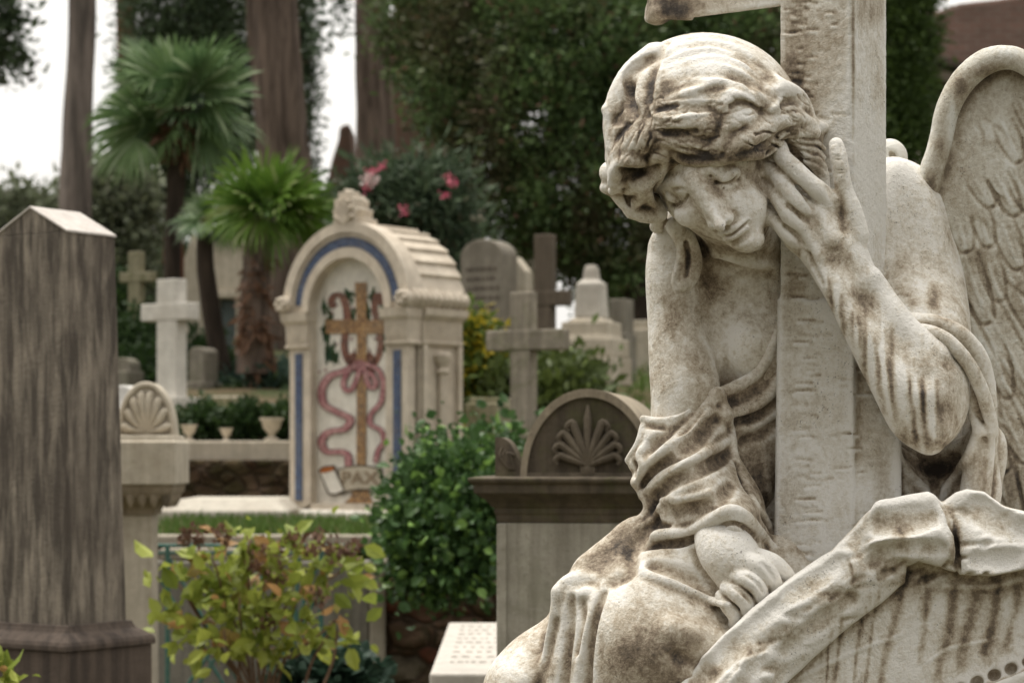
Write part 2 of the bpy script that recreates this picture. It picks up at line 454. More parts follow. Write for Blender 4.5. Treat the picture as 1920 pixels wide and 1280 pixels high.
for x, y, a in ((1490, 320, -.9), (1475, 352, -.9), (1465, 382, -.9), (1576, 322, .1), (1572, 296, .1)):
    for o in (-3, 3):
        B.cut([(x+o*math.sin(a)*0-8*math.cos(a+1.57)*-1, y+o-8*math.sin(a+1.57)*-1, 1.6, .8), (x, y+o, 2, 1.4), (x-8*math.cos(a+1.57), y+o-8*math.sin(a+1.57), 1.6, .8)] if a < 0 else [(x-10, y+o, 1.6, .8), (x, y+o, 2, 1.4), (x+10, y+o, 1.6, .8)], k=2)
B.ridge([(1536, 395, 7, 3), (1548, 420, 7, 2.5), (1560, 450, 8, 2)], k=14)
B.ridge([(1505, 425, 6, 2.5), (1522, 452, 7, 2.5), (1540, 482, 8, 2)], k=14)
B.cut([(1516, 478, 4, 2), (1526, 502, 5, 3.5), (1540, 530, 4, 2)], k=8)
# ---- face
B.relief([(1236, 366), (1256, 401), (1276, 417), (1302, 434), (1328, 447), (1358, 457), (1380, 465), (1396, 469), (1410, 467), (1428, 454), (1440, 433), (1447, 408), (1449, 380), (1449, 340), (1450, 290), (1400, 250), (1300, 240), (1230, 290), (1226, 340)],
    [(1236, 340, -30), (1252, 385, -42), (1240, 300, -60), (1300, 300, -122), (1300, 350, -124), (1330, 380, -126), (1272, 372, -92), (1290, 412, -92), (1330, 440, -104), (1357, 445, -116),
     (1380, 440, -118), (1395, 455, -110), (1418, 440, -92), (1435, 390, -66), (1400, 385, -108), (1372, 330, -122), (1420, 330, -80), (1445, 330, -40), (1380, 270, -115), (1445, 270, -50)], 60, k=44, kb=30)
B.ell((1404, 450, -90), (28, 20, 22), k=24)                                   # chin
B.ell((1398, 392, -92), (36, 38, 26), k=24)                                   # cheek
B.ell((1290, 400, -78), (26, 24, 20), k=22)
B.cut([(1322, 336, 13, 8), (1334, 350, 15, 9), (1344, 366, 14, 6)], k=14)     # inner socket, right eye
B.cut([(1346, 352, 10, 5), (1366, 352, 10, 4), (1386, 342, 10, 3)], k=12)
B.cut([(1292, 362, 12, 7), (1284, 376, 13, 7), (1266, 378, 12, 5), (1250, 376, 10, 4)], k=12)
B.ridge([(1324, 322, 8, 3), (1345, 306, 9, 3.5), (1375, 300, 9, 3), (1405, 306, 9, 2.5)], k=14)  # brow
B.ridge([(1226, 352, 9, 2), (1250, 346, 9, 3.5), (1276, 342, 9, 4), (1296, 350, 8, 3)], k=14)
B.bump(1364, 328, (25, 15, 14), 4.5, k=5, rz=-16)                           # lids
B.bump(1267, 369, (20, 12.5, 12), 4, k=5, rz=10)
B.cut([(1341, 341, 2.6, 2.6), (1354, 345, 2.8, 3), (1366, 343, 3, 4), (1376, 337, 3.2, 5), (1383, 329, 2.8, 3.5)], k=2.5)
B.ridge([(1346, 349, 3.5, 1.5), (1362, 352, 4, 2), (1378, 345, 3.5, 1.5)], k=6)
B.cut([(1250, 379, 2.5, 2.5), (1262, 385, 2.8, 3.5), (1274, 383, 3.2, 5), (1283, 377, 3, 4), (1290, 368, 3, 4)], k=2.5)
B.cut([(1340, 316, 3, 2), (1356, 310, 3, 2.4), (1378, 311, 3, 2)], k=5)
B.cut([(1256, 358, 3, 1.5), (1270, 354, 3, 2.2), (1286, 355, 4, 3)], k=5)
# nose
B.tube([(1300, 330, -112, 13), (1310, 348, -121, 10), (1320, 368, -129, 8), (1333, 394, -139, 7.5), (1344, 412, -147, 8), (1350, 423, -149, 8.5)], k=18)
B.tube([(1310, 345, -112, 20), (1345, 405, -122, 20)], k=14)
B.ell((1351, 424, -148), (10, 9, 11), k=10)
B.ell((1366, 410, -128), (10, 10, 14), k=9)
B.ell((1336, 421, -126), (8, 9, 14), k=10)
B.cut([(1378, 396, 3, 1.5), (1383, 406, 4, 3), (1376, 420, 4, 3)], k=6)
B.tube([(1361, 428, -150, 5), (1368, 421, -140, 5)], k=4, sub=True)           # nostril
B.tube([(1344, 434, -146, 4), (1340, 434, -136, 4)], k=4, sub=True)
# mouth
B.ridge([(1352, 438, 5, 3), (1362, 435, 7, 6), (1374, 430, 7.5, 7), (1388, 421, 6.5, 6), (1402, 412, 4.5, 3)], k=6)
B.ridge([(1362, 448, 6, 5), (1374, 448, 7.5, 8), (1386, 439, 7.5, 8), (1398, 428, 5, 4)], k=6)
B.cut([(1356, 442, 2.6, 3.2), (1366, 442, 2.9, 4.5), (1376, 437, 3.0, 6), (1386, 429, 3.0, 6), (1396, 421, 2.8, 5), (1405, 414, 2.6, 3)], k=2.2)
B.cut([(1372, 459, 6, 3), (1388, 451, 7, 4.5), (1402, 440, 6, 3)], k=8)
B.cut([(1358, 432, 3.5, 2), (1364, 428, 3, 1.5)], k=5)
# drill holes and chips
for x, y, r in ((1357, 353, 2.6), (1332, 330, 3.2), (1343, 343, 3), (1277, 381, 5), (1291, 366, 3.5), (1429, 335, 2.4), (1358, 389, 1.8)):
    B.cut([(x, y, r, r*1.6)], k=1.5)
    z = B.front(x, y, True)
    if z is not None: B.ell((x, y, z), (r, r, r*1.6), k=1.5, sub=True)
B.cut([(1380, 668, 2.5, 2), (1376, 660, 2.5, 2)], k=2)
fst = []
for x0, y0, l, w, a in ((1552, 520, 60, 4, .8), (1562, 535, 90, 4.5, -.7), (1574, 560, 110, 5, .7), (1598, 560, 60, 4, -.6), (1610, 600, 120, 6, .8), (1628, 640, 110, 4, -.8), (1640, 640, 140, 5, .7), (1652, 660, 130, 4, -.9), (1664, 680, 130, 5, .6), (1690, 690, 130, 7, -.8), (1706, 720, 110, 4, .8), (1716, 715, 120, 5, -.8), (1728, 730, 110, 5, .7), (1740, 740, 90, 4, -.5), (1756, 720, 120, 8, .6), (1668, 560, 40, 10, -.5), (1498, 470, 70, 3.5, .5), (1505, 480, 90, 3, -.5)):
    for t in np.linspace(0, 1, 8): fst.append((x0+t*l*.12+1.5*math.sin(t*9+x0), y0+t*l*(1+.3*math.sin(x0)), w*(1.1+.4*math.sin(t*6+y0)), l/9, a*(.75-.35*t)))
g_body = splats(fst+[
    (1340, 364, 12, 14, .3), (1345, 340, 10, 8, .3), (1300, 335, 22, 20, .12), (1275, 385, 12, 9, .4), (1375, 403, 12, 10, .25), (1398, 330, 20, 10, .15), (1420, 310, 16, 12, .3),  # the spot beside the nose paints in the under-eye shadow
    (1436, 440, 10, 30, .4), (1330, 300, 60, 14, .25), (1380, 440, 14, 8, .15), (1350, 470, 60, 18, .3), (1450, 480, 40, 30, .35),
    (1400, 395, 34, 30, -.25), (1385, 370, 16, 14, -.2),
    (1265, 640, 30, 120, .15), (1310, 730, 30, 90, .35), (1330, 520, 24, 60, .3), (1250, 620, 14, 60, .1), (1300, 460, 25, 30, .5), (1345, 560, 20, 50, .1), (1340, 650, 10, 60, -.2),
    (1415, 580, 35, 50, .12), (1380, 630, 18, 30, -.25), (1445, 700, 20, 60, .3), (1430, 860, 40, 80, .5),
    (1578, 390, 7, 34, .6), (1530, 372, 26, 16, -.5), (1500, 335, 18, 14, -.2), (1555, 470, 28, 30, .45), (1480, 300, 10, 20, .1), (1520, 440, 26, 26, -.1), (1590, 500, 20, 30, .3),
    (1610, 560, 22, 40, .5), (1650, 680, 22, 60, .6), (1700, 740, 30, 50, .7), (1775, 760, 24, 60, .45), (1745, 832, 34, 14, .5), (1700, 740, 60, 60, .12), (1730, 760, 5, 60, .6), (1750, 750, 5, 60, -.4), (1672, 650, 5, 50, .5), (1655, 640, 4, 50, -.5), (1560, 545, 5, 30, .8), (1572, 560, 4, 36, -.6), (1600, 600, 5, 50, .6), (1622, 650, 5, 60, .8), (1590, 560, 30, 50, .2), (1700, 820, 30, 20, .5), (1650, 560, 20, 26, .15), (1740, 670, 30, 30, .35),
    (1700, 600, 24, 26, -.5), (1745, 655, 30, 26, -.3), (1640, 520, 18, 26, -.45), (1688, 730, 8, 46, -.7), (1712, 742, 6, 40, -.6), (1640, 670, 6, 46, -.5),
    (1700, 420, 60, 100, -.15), (1680, 330, 24, 30, -.45), (1750, 560, 14, 26, .9), (1710, 570, 12, 26, .6), (1690, 520, 18, 60, .3), (1775, 480, 14, 60, .1),
    (1418, 1052, 24, 22, -.9), (1450, 1075, 22, 22, -.9), (1396, 1110, 28, 22, .45), (1362, 1140, 20, 24, .5), (1330, 1070, 22, 30, .15), (1365, 1060, 20, 20, .3)])
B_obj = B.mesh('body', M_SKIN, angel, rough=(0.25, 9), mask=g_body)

# ---- hair
Hh = Field((1100, 50, -210), (1620, 600, 200), 3.0 if DRAFT else 2.0)
Hh.others = [B]
Hh.ell((1318, 212, 10), (166, 142, 160), k=30, rz=8)
Hh.ell((1345, 190, 0), (150, 120, 150), k=30, rz=15)                         # big smooth crown lobe
Hh.ell((1205, 215, 10), (66, 122, 118), k=8, rz=12)                           # left mass beside the parting
Hh.ell((1440, 225, 20), (90, 70, 90), k=26, rz=35)
Hh.ell((1230, 330, 10), (70, 60, 90), k=20, rz=20)
Hh.ell((1480, 240, 25), (70, 46, 62), k=20, rz=30)
# keep the face clear: carve the opening
Hh.relief([(1246, 322), (1285, 326), (1340, 300), (1400, 292), (1445, 292), (1462, 320), (1462, 480), (1340, 500), (1255, 440), (1238, 400), (1225, 365), (1226, 345)],
    [(1200, 300, -400), (1500, 300, -400), (1350, 520, -400)], 400, k=10, kb=12, sub=True)
Hh.cut([(1248, 80, 6.9, 6.5), (1234, 108, 8.0, 7.9), (1222, 140, 8.0, 8.6), (1216, 170, 8.0, 7.9), (1213, 196, 6.9, 6.5), (1222, 214, 5.8, 2.9)], k=14)   # parting
def L(p, k=6, groove=0, ng=3, twist=0.0):
    Hh.ridge(p, k=k, groove=groove*1.35, ng=ng+2, twist=twist)
# left mass: strands that sweep down and back
L([(1225, 100, 19.4, 3.4), (1186, 140, 23.8, 5.2), (1160, 190, 23.8, 6.9), (1150, 240, 19.4, 6.9), (1152, 285, 13.0, 5.2)], k=20, groove=.06, ng=3)
L([(1212, 190, 17.3, 3.4), (1180, 225, 19.4, 6.0), (1160, 262, 17.3, 6.9), (1148, 300, 13.0, 5.2)], k=13, groove=.07)
L([(1222, 206, 15.1, 4.3), (1200, 232, 15.1, 6.9), (1172, 262, 16.2, 8.6), (1156, 296, 13.0, 6.9), (1150, 322, 9.7, 4.3)], k=10, groove=.07)
Hh.cut([(1144, 226, 5.8, 3.6), (1158, 226, 9.2, 5.8), (1172, 236, 10.3, 5.8), (1160, 262, 9.2, 6.5), (1156, 284, 8.0, 5.0)], k=11)
L([(1136, 205, 8.6, 2.6), (1142, 222, 8.6, 3.4), (1142, 250, 7.6, 2.6), (1145, 275, 8.6, 3.4)], k=8)
# diagonal ribbon running under the left mass up to the crown
L([(1152, 318, 10.8, 5.2), (1175, 280, 14.0, 8.6), (1205, 252, 16.2, 10.3), (1240, 226, 15.1, 10.3), (1275, 208, 13.0, 6.9), (1300, 200, 9.7, 3.4)], k=10, groove=.08, ng=3, twist=.5)
# left wave (ear lock)
L([(1160, 330, 15.1, 8.6), (1166, 300, 23.8, 13.8), (1190, 272, 28.1, 17.2), (1220, 256, 30.2, 18.9), (1238, 262, 23.8, 17.2), (1240, 285, 17.3, 13.8)], k=13, groove=.05, ng=3)
L([(1152, 335, 13.0, 10.3), (1158, 316, 14.0, 12.9), (1180, 300, 15.1, 15.5), (1210, 302, 14.0, 15.5), (1236, 290, 11.9, 12.0)], k=8, groove=.05)
Hh.cut([(1168, 320, 9.2, 5.8), (1190, 323, 11.5, 7.9), (1214, 325, 9.2, 6.5), (1230, 318, 5.8, 3.6)], k=13)
L([(1150, 345, 10.8, 6.9), (1170, 352, 14.0, 10.3), (1195, 348, 15.1, 12.0), (1220, 334, 14.0, 11.2), (1236, 312, 10.8, 7.7)], k=8, groove=.09, ng=3, twist=1)
L([(1240, 246, 7.6, 3.4), (1246, 275, 8.6, 6.0), (1246, 305, 8.6, 5.2), (1236, 335, 8.6, 3.4), (1228, 352, 6.5, 1.7)], k=8, groove=.05)
# little bun at far left
Hh.ell((1146, 322, 5), (22, 20, 26), k=5); Hh.ell((1140, 352, 5), (16, 12, 20), k=7)
Hh.tube([(1150, 330, 0, 22), (1165, 360, 5, 22), (1190, 382, 10, 24), (1225, 392, 20, 24)], k=10)
L([(1148, 358, 8.6, 4.3), (1164, 344, 8.6, 6.0), (1184, 342, 8.6, 6.0)], k=6)
L([(1160, 366, 10.8, 4.3), (1180, 384, 13.0, 6.0), (1200, 372, 9.7, 4.3), (1208, 352, 8.6, 3.4)], k=8)
Hh.cut([(1173, 366, 3.4, 6.3), (1178, 378, 4.6, 9.0), (1181, 388, 3.4, 6.3)], k=5)
L([(1186, 396, 15.1, 5.2), (1214, 404, 15.1, 5.2), (1238, 402, 13.0, 3.4)], k=10)
Hh.tube([(1236, 400, 60, 16), (1232, 424, 80, 14)], k=8)
# central lock: blunt end at (1242,240), sweeping right along the brow
L([(1246, 237, 14.0, 6.9), (1264, 232, 21.6, 12.9), (1292, 230, 28.1, 16.3), (1325, 232, 30.2, 15.5), (1352, 242, 28.1, 10.3), (1376, 262, 21.6, 6.9)], k=20, groove=.03, ng=4)
Hh.cut([(1256, 212, 5.8, 3.6), (1285, 203, 6.9, 5.8), (1320, 203, 6.9, 5.8), (1352, 212, 6.9, 4.3)], k=13)
Hh.cut([(1356, 212, 6.9, 5.8), (1352, 236, 6.9, 7.2), (1346, 258, 5.8, 4.3)], k=10)
L([(1246, 262, 9.7, 6.9), (1272, 266, 17.3, 14.6), (1305, 272, 21.6, 17.2), (1345, 276, 21.6, 17.2), (1385, 268, 19.4, 13.8), (1420, 250, 15.1, 8.6)], k=10, groove=.08, ng=4, twist=.4)
L([(1262, 284, 9.7, 5.2), (1285, 298, 13.0, 11.2), (1320, 300, 15.1, 13.8), (1362, 294, 15.1, 12.0), (1400, 282, 13.0, 8.6), (1440, 262, 10.8, 5.2)], k=8, groove=.1, ng=3, twist=.5)
Hh.cut([(1246, 250, 5.8, 4.3), (1262, 250, 8.0, 6.5), (1284, 250, 8.0, 6.5), (1304, 247, 5.8, 4.3)], k=8)
Hh.cut([(1268, 276, 3.4, 2.7), (1300, 284, 4.0, 3.6), (1340, 288, 4.0, 3.6), (1380, 280, 4.0, 3.6), (1412, 262, 3.4, 2.7)], k=5)
# brow wave on the crown (eyelid-like fold)
L([(1284, 176, 8.6, 2.6), (1310, 168, 13.0, 6.9), (1340, 158, 14.0, 9.5), (1366, 158, 11.9, 6.9), (1384, 170, 8.6, 2.6)], k=13)
Hh.cut([(1312, 174, 5.8, 3.6), (1336, 166, 9.2, 7.9), (1356, 164, 9.2, 7.9), (1368, 168, 5.8, 4.3)], k=8)
for dy, r in ((0, 5), (9, 4.5), (18, 5), (27, 4.5)):
    L([(1220+dy*.3, 200+dy*.7, r, 1.5), (1255, 196+dy, r, 2.5), (1295, 190+dy, r, 3), (1335, 190+dy*.9, r, 2.5), (1368, 196+dy*.6, r, 1)], k=4)
Hh.cut([(1226, 208, 4.6, 3.6), (1248, 202, 5.8, 5.0), (1268, 198, 4.6, 3.6)], k=6)
# big curl at (1390,210)
L([(1360, 222, 13.0, 6.0), (1362, 194, 17.3, 9.5), (1386, 178, 19.4, 12.0), (1412, 184, 20.5, 12.9), (1434, 192, 19.4, 10.3), (1450, 176, 15.1, 6.9), (1454, 155, 10.8, 2.6)], k=20, groove=.04, ng=4)
Hh.cut([(1372, 200, 5.8, 5.8), (1388, 192, 6.9, 7.2), (1408, 200, 6.9, 6.5), (1426, 212, 6.9, 6.5), (1440, 212, 5.8, 4.3)], k=8)
L([(1380, 228, 20.5, 15.5), (1394, 222, 23.8, 17.2), (1398, 240, 23.8, 15.5), (1388, 262, 19.4, 10.3), (1370, 280, 13.0, 5.2)], k=13, groove=.05, ng=3)
L([(1358, 240, 13.0, 5.2), (1352, 262, 13.0, 6.9), (1340, 284, 10.8, 5.2)], k=10, groove=.06)
# locks flowing to the right, over the post
L([(1440, 168, 15.1, 5.2), (1470, 168, 17.3, 8.6), (1496, 182, 16.2, 10.3), (1512, 202, 11.9, 7.7), (1520, 220, 8.6, 3.4)], k=13, groove=.05)
L([(1448, 200, 13.0, 6.9), (1470, 206, 14.0, 8.6), (1490, 198, 10.8, 7.7), (1508, 200, 8.6, 5.2)], k=10)
Hh.cut([(1466, 200, 5.8, 4.3), (1482, 192, 6.9, 5.8), (1500, 194, 5.8, 4.3)], k=8)
L([(1402, 262, 17.3, 8.6), (1430, 240, 21.6, 13.8), (1462, 222, 21.6, 15.5), (1494, 222, 17.3, 12.9), (1520, 236, 14.0, 10.3), (1546, 240, 9.7, 6.9), (1560, 250, 7.6, 3.4), (1586, 258, 5.4, 1.7)], k=11, groove=.07, ng=3, twist=.3)
L([(1398, 290, 11.9, 5.2), (1426, 284, 15.1, 10.3), (1452, 268, 15.1, 12.0), (1476, 250, 13.0, 11.2), (1506, 248, 10.8, 7.7), (1530, 250, 8.6, 5.2)], k=10, groove=.08, ng=3)
Hh.cut([(1440, 288, 4.6, 4.5), (1458, 278, 5.8, 5.8), (1476, 262, 6.9, 7.9), (1494, 254, 6.9, 6.5)], k=8)
# hair behind the fingers
Hh.tube([(1490, 262, 0, 26), (1515, 290, 5, 24), (1535, 320, 10, 18), (1545, 350, 10, 12)], k=10)
for i in range(4):
    L([(1484+i*4, 262+i*9, 5, 3), (1508, 264+i*13, 6, 4), (1532, 268+i*15, 5, 3), (1546, 280+i*16, 4, 1)], k=3)
Hh.cut([(1474, 268, 8.0, 5.8), (1486, 284, 9.2, 6.5), (1500, 306, 8.0, 5.8), (1516, 324, 6.9, 4.3)], k=8)
# lock falling on the viewer-left shoulder
Hh.tube([(1268, 424, 60, 20), (1284, 448, 70, 20), (1292, 480, 72, 17), (1292, 510, 72, 16), (1278, 534, 68, 11)], k=6)
L([(1262, 426, 10.8, 3.4), (1276, 446, 11.9, 5.2), (1280, 474, 10.8, 5.2), (1272, 500, 8.6, 4.3), (1264, 528, 7.6, 2.6), (1270, 556, 5.4, 0.9)], k=8, groove=.08)
L([(1290, 440, 10.8, 4.3), (1302, 470, 11.9, 6.0), (1306, 500, 10.8, 5.2), (1296, 530, 8.6, 3.4), (1280, 540, 7.6, 2.6)], k=8, groove=.08)
Hh.cut([(1286, 456, 4.6, 4.5), (1290, 486, 4.6, 6.3), (1286, 516, 4.6, 4.5)], k=6)
# long combed waves running over the crown from the parting
for j, (o, d_) in enumerate(((0, 3.0), (17, 2.2), (33, 3.2), (50, 2.4), (66, 3.0), (82, 2.0))):
    f_ = o/95.0
    Hh.cut([(1246-6*f_, 104+o*.85, 6, d_*.5), (1285+4*f_, 84+o*.9+3*math.sin(j), 8, d_), (1340+2*f_, 80+o*.86, 8, d_), (1395-8*f_, 96+o*.80+3*math.cos(j*2), 8, d_), (1440-22*f_, 132+o*.62, 7, d_), (1468-34*f_, 168+o*.4, 6, d_*.4)], k=12)
for j, (o, d_) in enumerate(((0, 2.6), (14, 3.2), (28, 2.4), (42, 2.8))):
    Hh.cut([(1232-o*.5, 104+o*.2, 6, d_*.5), (1196-o*.5, 130+o*.3, 7, d_), (1176-o*.35+8*j, 170+o*.2, 7, d_), (1164-o*.2+12*j, 215, 6, d_*.6)], k=11)
# fine wavy strand lines all over the locks
for i in range(110):
    x = rnd.uniform(1150, 1530); y = rnd.uniform(185, 300)
    if (y > 300-(x-1250)*0.1 and 1240 < x < 1450): continue
    a = rnd.uniform(-.25, .2) + (2.0 if x < 1230 else 0) + (.35 if x > 1440 else 0); l = rnd.uniform(22, 46)
    p = [(x+math.cos(a)*l*t+rnd.uniform(-2, 2), y+math.sin(a)*l*t+4*math.sin(t*5+i), 1.9, 0.9) for t in (-.5, -.2, .1, .4)]
    Hh.cut(p, k=2)
for i in range(0):
    a0 = rnd.uniform(-1.0, 1.1); r0 = rnd.uniform(.25, .8)
    p = [(1250+150*r*math.sin(a0)+ (30 if a0 > 0 else -5), 195-105*r*math.cos(a0)*.9, 2.2, .55) for r in (r0, r0+.12, r0+.25)]
    Hh.cut(p, k=3)
Hh.bump(1194, 322, (30, 15, 14), 7, k=12, rz=-4); Hh.bump(1222, 316, (14, 10, 12), 5, k=10)
g_hair = splats([(1370, 110, 40, 12, .2), (1290, 120, 16, 8, .25), (1250, 170, 22, 30, .2), (1170, 170, 26, 40, .25), (1420, 110, 14, 30, .25), (1310, 100, 10, 5, .3), (1340, 262, 90, 34, .3), (1200, 250, 50, 60, .28), (1190, 350, 50, 40, .2), (1480, 250, 60, 30, .15), (1290, 218, 30, 8, -.7), (1275, 240, 18, 7, -.4), (1180, 268, 24, 10, -.3), (1400, 182, 30, 8, -.8), (1470, 222, 40, 8, -.4), (1530, 238, 20, 6, -.4), (1480, 172, 14, 12, -.4), (1380, 150, 60, 20, .15), (1260, 90, 30, 14, -.4), (1330, 110, 110, 40, -.9), (1180, 120, 24, 40, -.4), (1226, 120, 16, 40, .45), (1200, 170, 30, 30, .3), (1300, 140, 30, 22, .12), (1330, 250, 26, 22, .35), (1345, 225, 16, 26, .45), (1235, 260, 20, 14, .1),  # pale spots along the lock ridges are painted highlights among the stains
    (1160, 260, 14, 34, .5), (1195, 325, 30, 16, .55), (1290, 300, 40, 12, .65), (1350, 296, 60, 10, .8), (1410, 285, 40, 12, .55), (1370, 178, 30, 14, -.4), (1390, 215, 16, 12, -.8), (1470, 175, 22, 20, -.4),
    (1430, 130, 18, 40, .18), (1530, 300, 16, 40, .6), (1500, 300, 12, 20, .2), (1146, 320, 14, 14, -.4), (1210, 385, 24, 20, .3), (1290, 480, 20, 40, .35), (1350, 170, 16, 8, .6), (1255, 205, 20, 10, .4)])
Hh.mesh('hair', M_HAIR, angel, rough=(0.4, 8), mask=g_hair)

# ---- the cross: post and arm
P_ = Field((1440, 60, -25), (1700, 1180, 215), 3.0)
def prism(F, poly, y0, y1, k=4, xoff=lambda y: 0):
    q = F.sl([F.lo[0], y0-6, F.lo[2]], [1e5, y1+6, 1e5]); x, y, z = F.xyz(q)
    sd = poly_sdf(x[:, 0, :].astype(float), z[:, 0, :].astype(float)+0*x[:, 0, :], poly).astype(np.float32)[:, None, :]
    d = smax(sd, np.abs(y-(y0+y1)/2)-(y1-y0)/2, k)
    F.F[q] = np.minimum(F.F[q], d)
P_ = Field((1190, -150, -25), (1700, 1200, 260), 3.0)
post = [(1463, 56), (1600, 0), (1662, 137), (1525, 193)]
prism(P_, post, -140, 1190, 5)
q = P_.sl([1190, -140, -30], [1500, 70, 300]); x, y, z = P_.xyz(q)
zz = (z-(56+(1463-x)*0.41))*0.925
dd = smax(smax(np.abs(zz-74)-74, (y-(12+(1463-x)*0.13-5*np.cos((x-1225)/26.0)*(x < 1300)))*0.98, 8), (1216+6*np.sin(y/9.0)-x), 10)
dd = smax(dd, -150-y, 5)
P_.F[q] = np.minimum(P_.F[q], dd)
P_.ell((1232, 22, 210), (22, 26, 70), k=14); P_.cut([(1262, 40, 9, 5), (1290, 42, 8, 4), (1310, 36, 6, 3)], k=8)
P_.cut([(1600, y, 4.2, 3.5) for y in range(-120, 262, 20)], k=5)
# lower part broadens towards the drapery
P_.relief([(1458, 560), (1600, 560), (1662, 590), (1690, 820), (1690, 1190), (1450, 1190), (1452, 1000)],
    [(1460, 600, 58), (1590, 600, 2), (1650, 620, 22), (1680, 900, 12), (1600, 900, 2), (1455, 900, 52), (1450, 1150, 50), (1600, 1150, 0), (1690, 1150, 10)], 190, k=8, kb=6, smooth=False)
for i in range(140):                       # punch marks of the mason's chisel
    y = rnd.uniform(-40, 1090); x = rnd.choice([rnd.gauss(1500, 14), rnd.gauss(1490, 10), rnd.uniform(1468, 1590)]) if y < 560 else rnd.choice([rnd.gauss(1512, 12), rnd.gauss(1512, 9), rnd.uniform(1470, 1630)])
    if x < 1468 or x > 1625: continue
    l = min(rnd.uniform(5, 20), 1640-x); s_ = rnd.uniform(-.12, .12)
    P_.cut([(x-l, y-l*s_, 2.2, 1.2), (x, y, 3.0, rnd.uniform(.7, 2.0)), (x+l, y+l*s_+rnd.uniform(-2, 2), 2.2, 1.0)], k=3)
    if rnd.random() < .5: P_.ridge([(x-l*.8, y+5, 2.5, .4), (x, y+5.5, 3, 1.6), (x+l*.8, y+5, 2.5, .4)], k=3, own=True)
g_post = splats([(1485, 110, 30, 160, .4), (1560, 60, 40, 60, .2), (1300, 20, 120, 40, .5), (1470, 300, 12, 200, .2), (1640, 200, 30, 30, .15), (1480, 560, 30, 60, .3), (1500, 60, 50, 120, .34), (1480, 200, 24, 90, .5), (1530, 190, 26, 40, .25), (1600, 120, 4, 170, .9), (1545, 380, 10, 60, .6), (1530, 300, 18, 40, .7), (1500, 520, 30, 30, .25), (1560, 720, 50, 160, -.25), (1630, 300, 18, 200, -.3),
    (1500, 180, 30, 20, .4), (1270, 30, 60, 30, .6), (1245, 0, 40, 40, .3), (1480, 700, 14, 300, .12), (1590, 610, 20, 60, .25), (1630, 740, 20, 80, .3), (1655, 900, 16, 80, .4), (1640, 20, 30, 30, .5)])
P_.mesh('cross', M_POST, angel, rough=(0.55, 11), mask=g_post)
# ---- drapery
R = Field((890, 560, -290), (1900, 1430, 330), 4.2 if DRAFT else 3.0)
R.others = [B]
R.relief([(1204, 787), (1225, 782), (1281, 774), (1318, 748), (1347, 728), (1385, 713), (1422, 688), (1446, 640), (1460, 600), (1520, 600), (1700, 830), (1870, 800), (1866, 940), (1700, 1200), (1500, 1200), (1340, 1130), (1270, 1100), (1202, 1075), (1190, 1050), (1192, 1025), (1187, 985), (1206, 952), (1200, 930), (1187, 900), (1185, 885), (1176, 868), (1190, 835)],
    [(1210, 790, 0), (1280, 775, 0), (1260, 840, -58), (1300, 870, -84), (1300, 920, -92), (1200, 870, -8), (1330, 780, 0), (1390, 735, 72), (1440, 680, 78), (1455, 620, 84), (1345, 870, -50), (1250, 930, -60), (1210, 950, -5), (1360, 850, 20), (1420, 820, 96), (1450, 900, 130), (1440, 960, 120), (1400, 900, 20),
     (1340, 940, -124), (1366, 962, -138), (1388, 955, -130), (1400, 985, -126), (1422, 960, -70), (1260, 1010, -66), (1200, 1040, -60), (1240, 1070, -96), (1300, 1000, -70), (1320, 1090, -95), (1350, 1120, -110), (1500, 900, 150), (1600, 900, 150), (1700, 880, 120), (1760, 860, 110), (1850, 850, 50), (1860, 930, 60), (1440, 1040, 0), (1600, 1150, 60)], 300, k=26)
# lap and thighs
R.relief([(1192, 975), (1150, 1010), (1100, 1050), (1060, 1083), (1042, 1100), (1030, 1160), (1016, 1240), (1000, 1300), (990, 1420), (1750, 1420), (1700, 1000), (1400, 1000)],
    [(1180, 990, 0), (1120, 1050, -40), (1060, 1092, -55), (1040, 1200, -50), (1020, 1400, -50), (1090, 1150, -85), (1080, 1300, -95), (1150, 1110, -110), (1200, 1092, -130), (1130, 1170, -135), (1200, 1180, -180), (1280, 1180, -185), (1160, 1280, -165), (1250, 1300, -185), (1340, 1180, -150), (1300, 1120, -120), (1400, 1180, -110), (1250, 1420, -160), (1130, 1400, -120), (1600, 1300, -60), (1700, 1100, 60)], 300, k=34, kb=10)
R.relief([(903, 1290), (918, 1250), (940, 1222), (968, 1195), (1010, 1168), (1045, 1150), (1100, 1200), (1100, 1420), (880, 1420), (890, 1340)],
    [(910, 1290, -10), (960, 1210, 10), (1040, 1160, 20), (980, 1270, -50), (960, 1400, -60), (1050, 1300, -20)], 220, k=40, kb=10)
# hollow between the sleeve and the torso
R.cut([(1385, 800, 20, 8), (1410, 850, 26, 18), (1432, 910, 24, 24), (1446, 958, 16, 14)], k=16)
K = R.ridge; C_ = R.cut
# strap folds across the chest: broad scoops that leave crisp arrises between them
C_([(1352, 756, 14, 8), (1390, 746, 15, 10), (1428, 722, 15, 10), (1460, 680, 14, 8)], k=5)
C_([(1380, 792, 13, 8), (1412, 786, 14, 10), (1445, 768, 13, 9), (1466, 745, 12, 7)], k=5)
C_([(1398, 828, 14, 7), (1430, 815, 14, 9), (1466, 790, 12, 8)], k=6)
K([(1340, 738, 7, 6), (1385, 718, 8, 8), (1422, 694, 8, 8), (1446, 650, 7, 7), (1460, 612, 6, 5)], k=9)
K([(1356, 776, 5, 2), (1395, 770, 6, 5), (1435, 748, 6, 5), (1464, 714, 5, 4)], k=10)
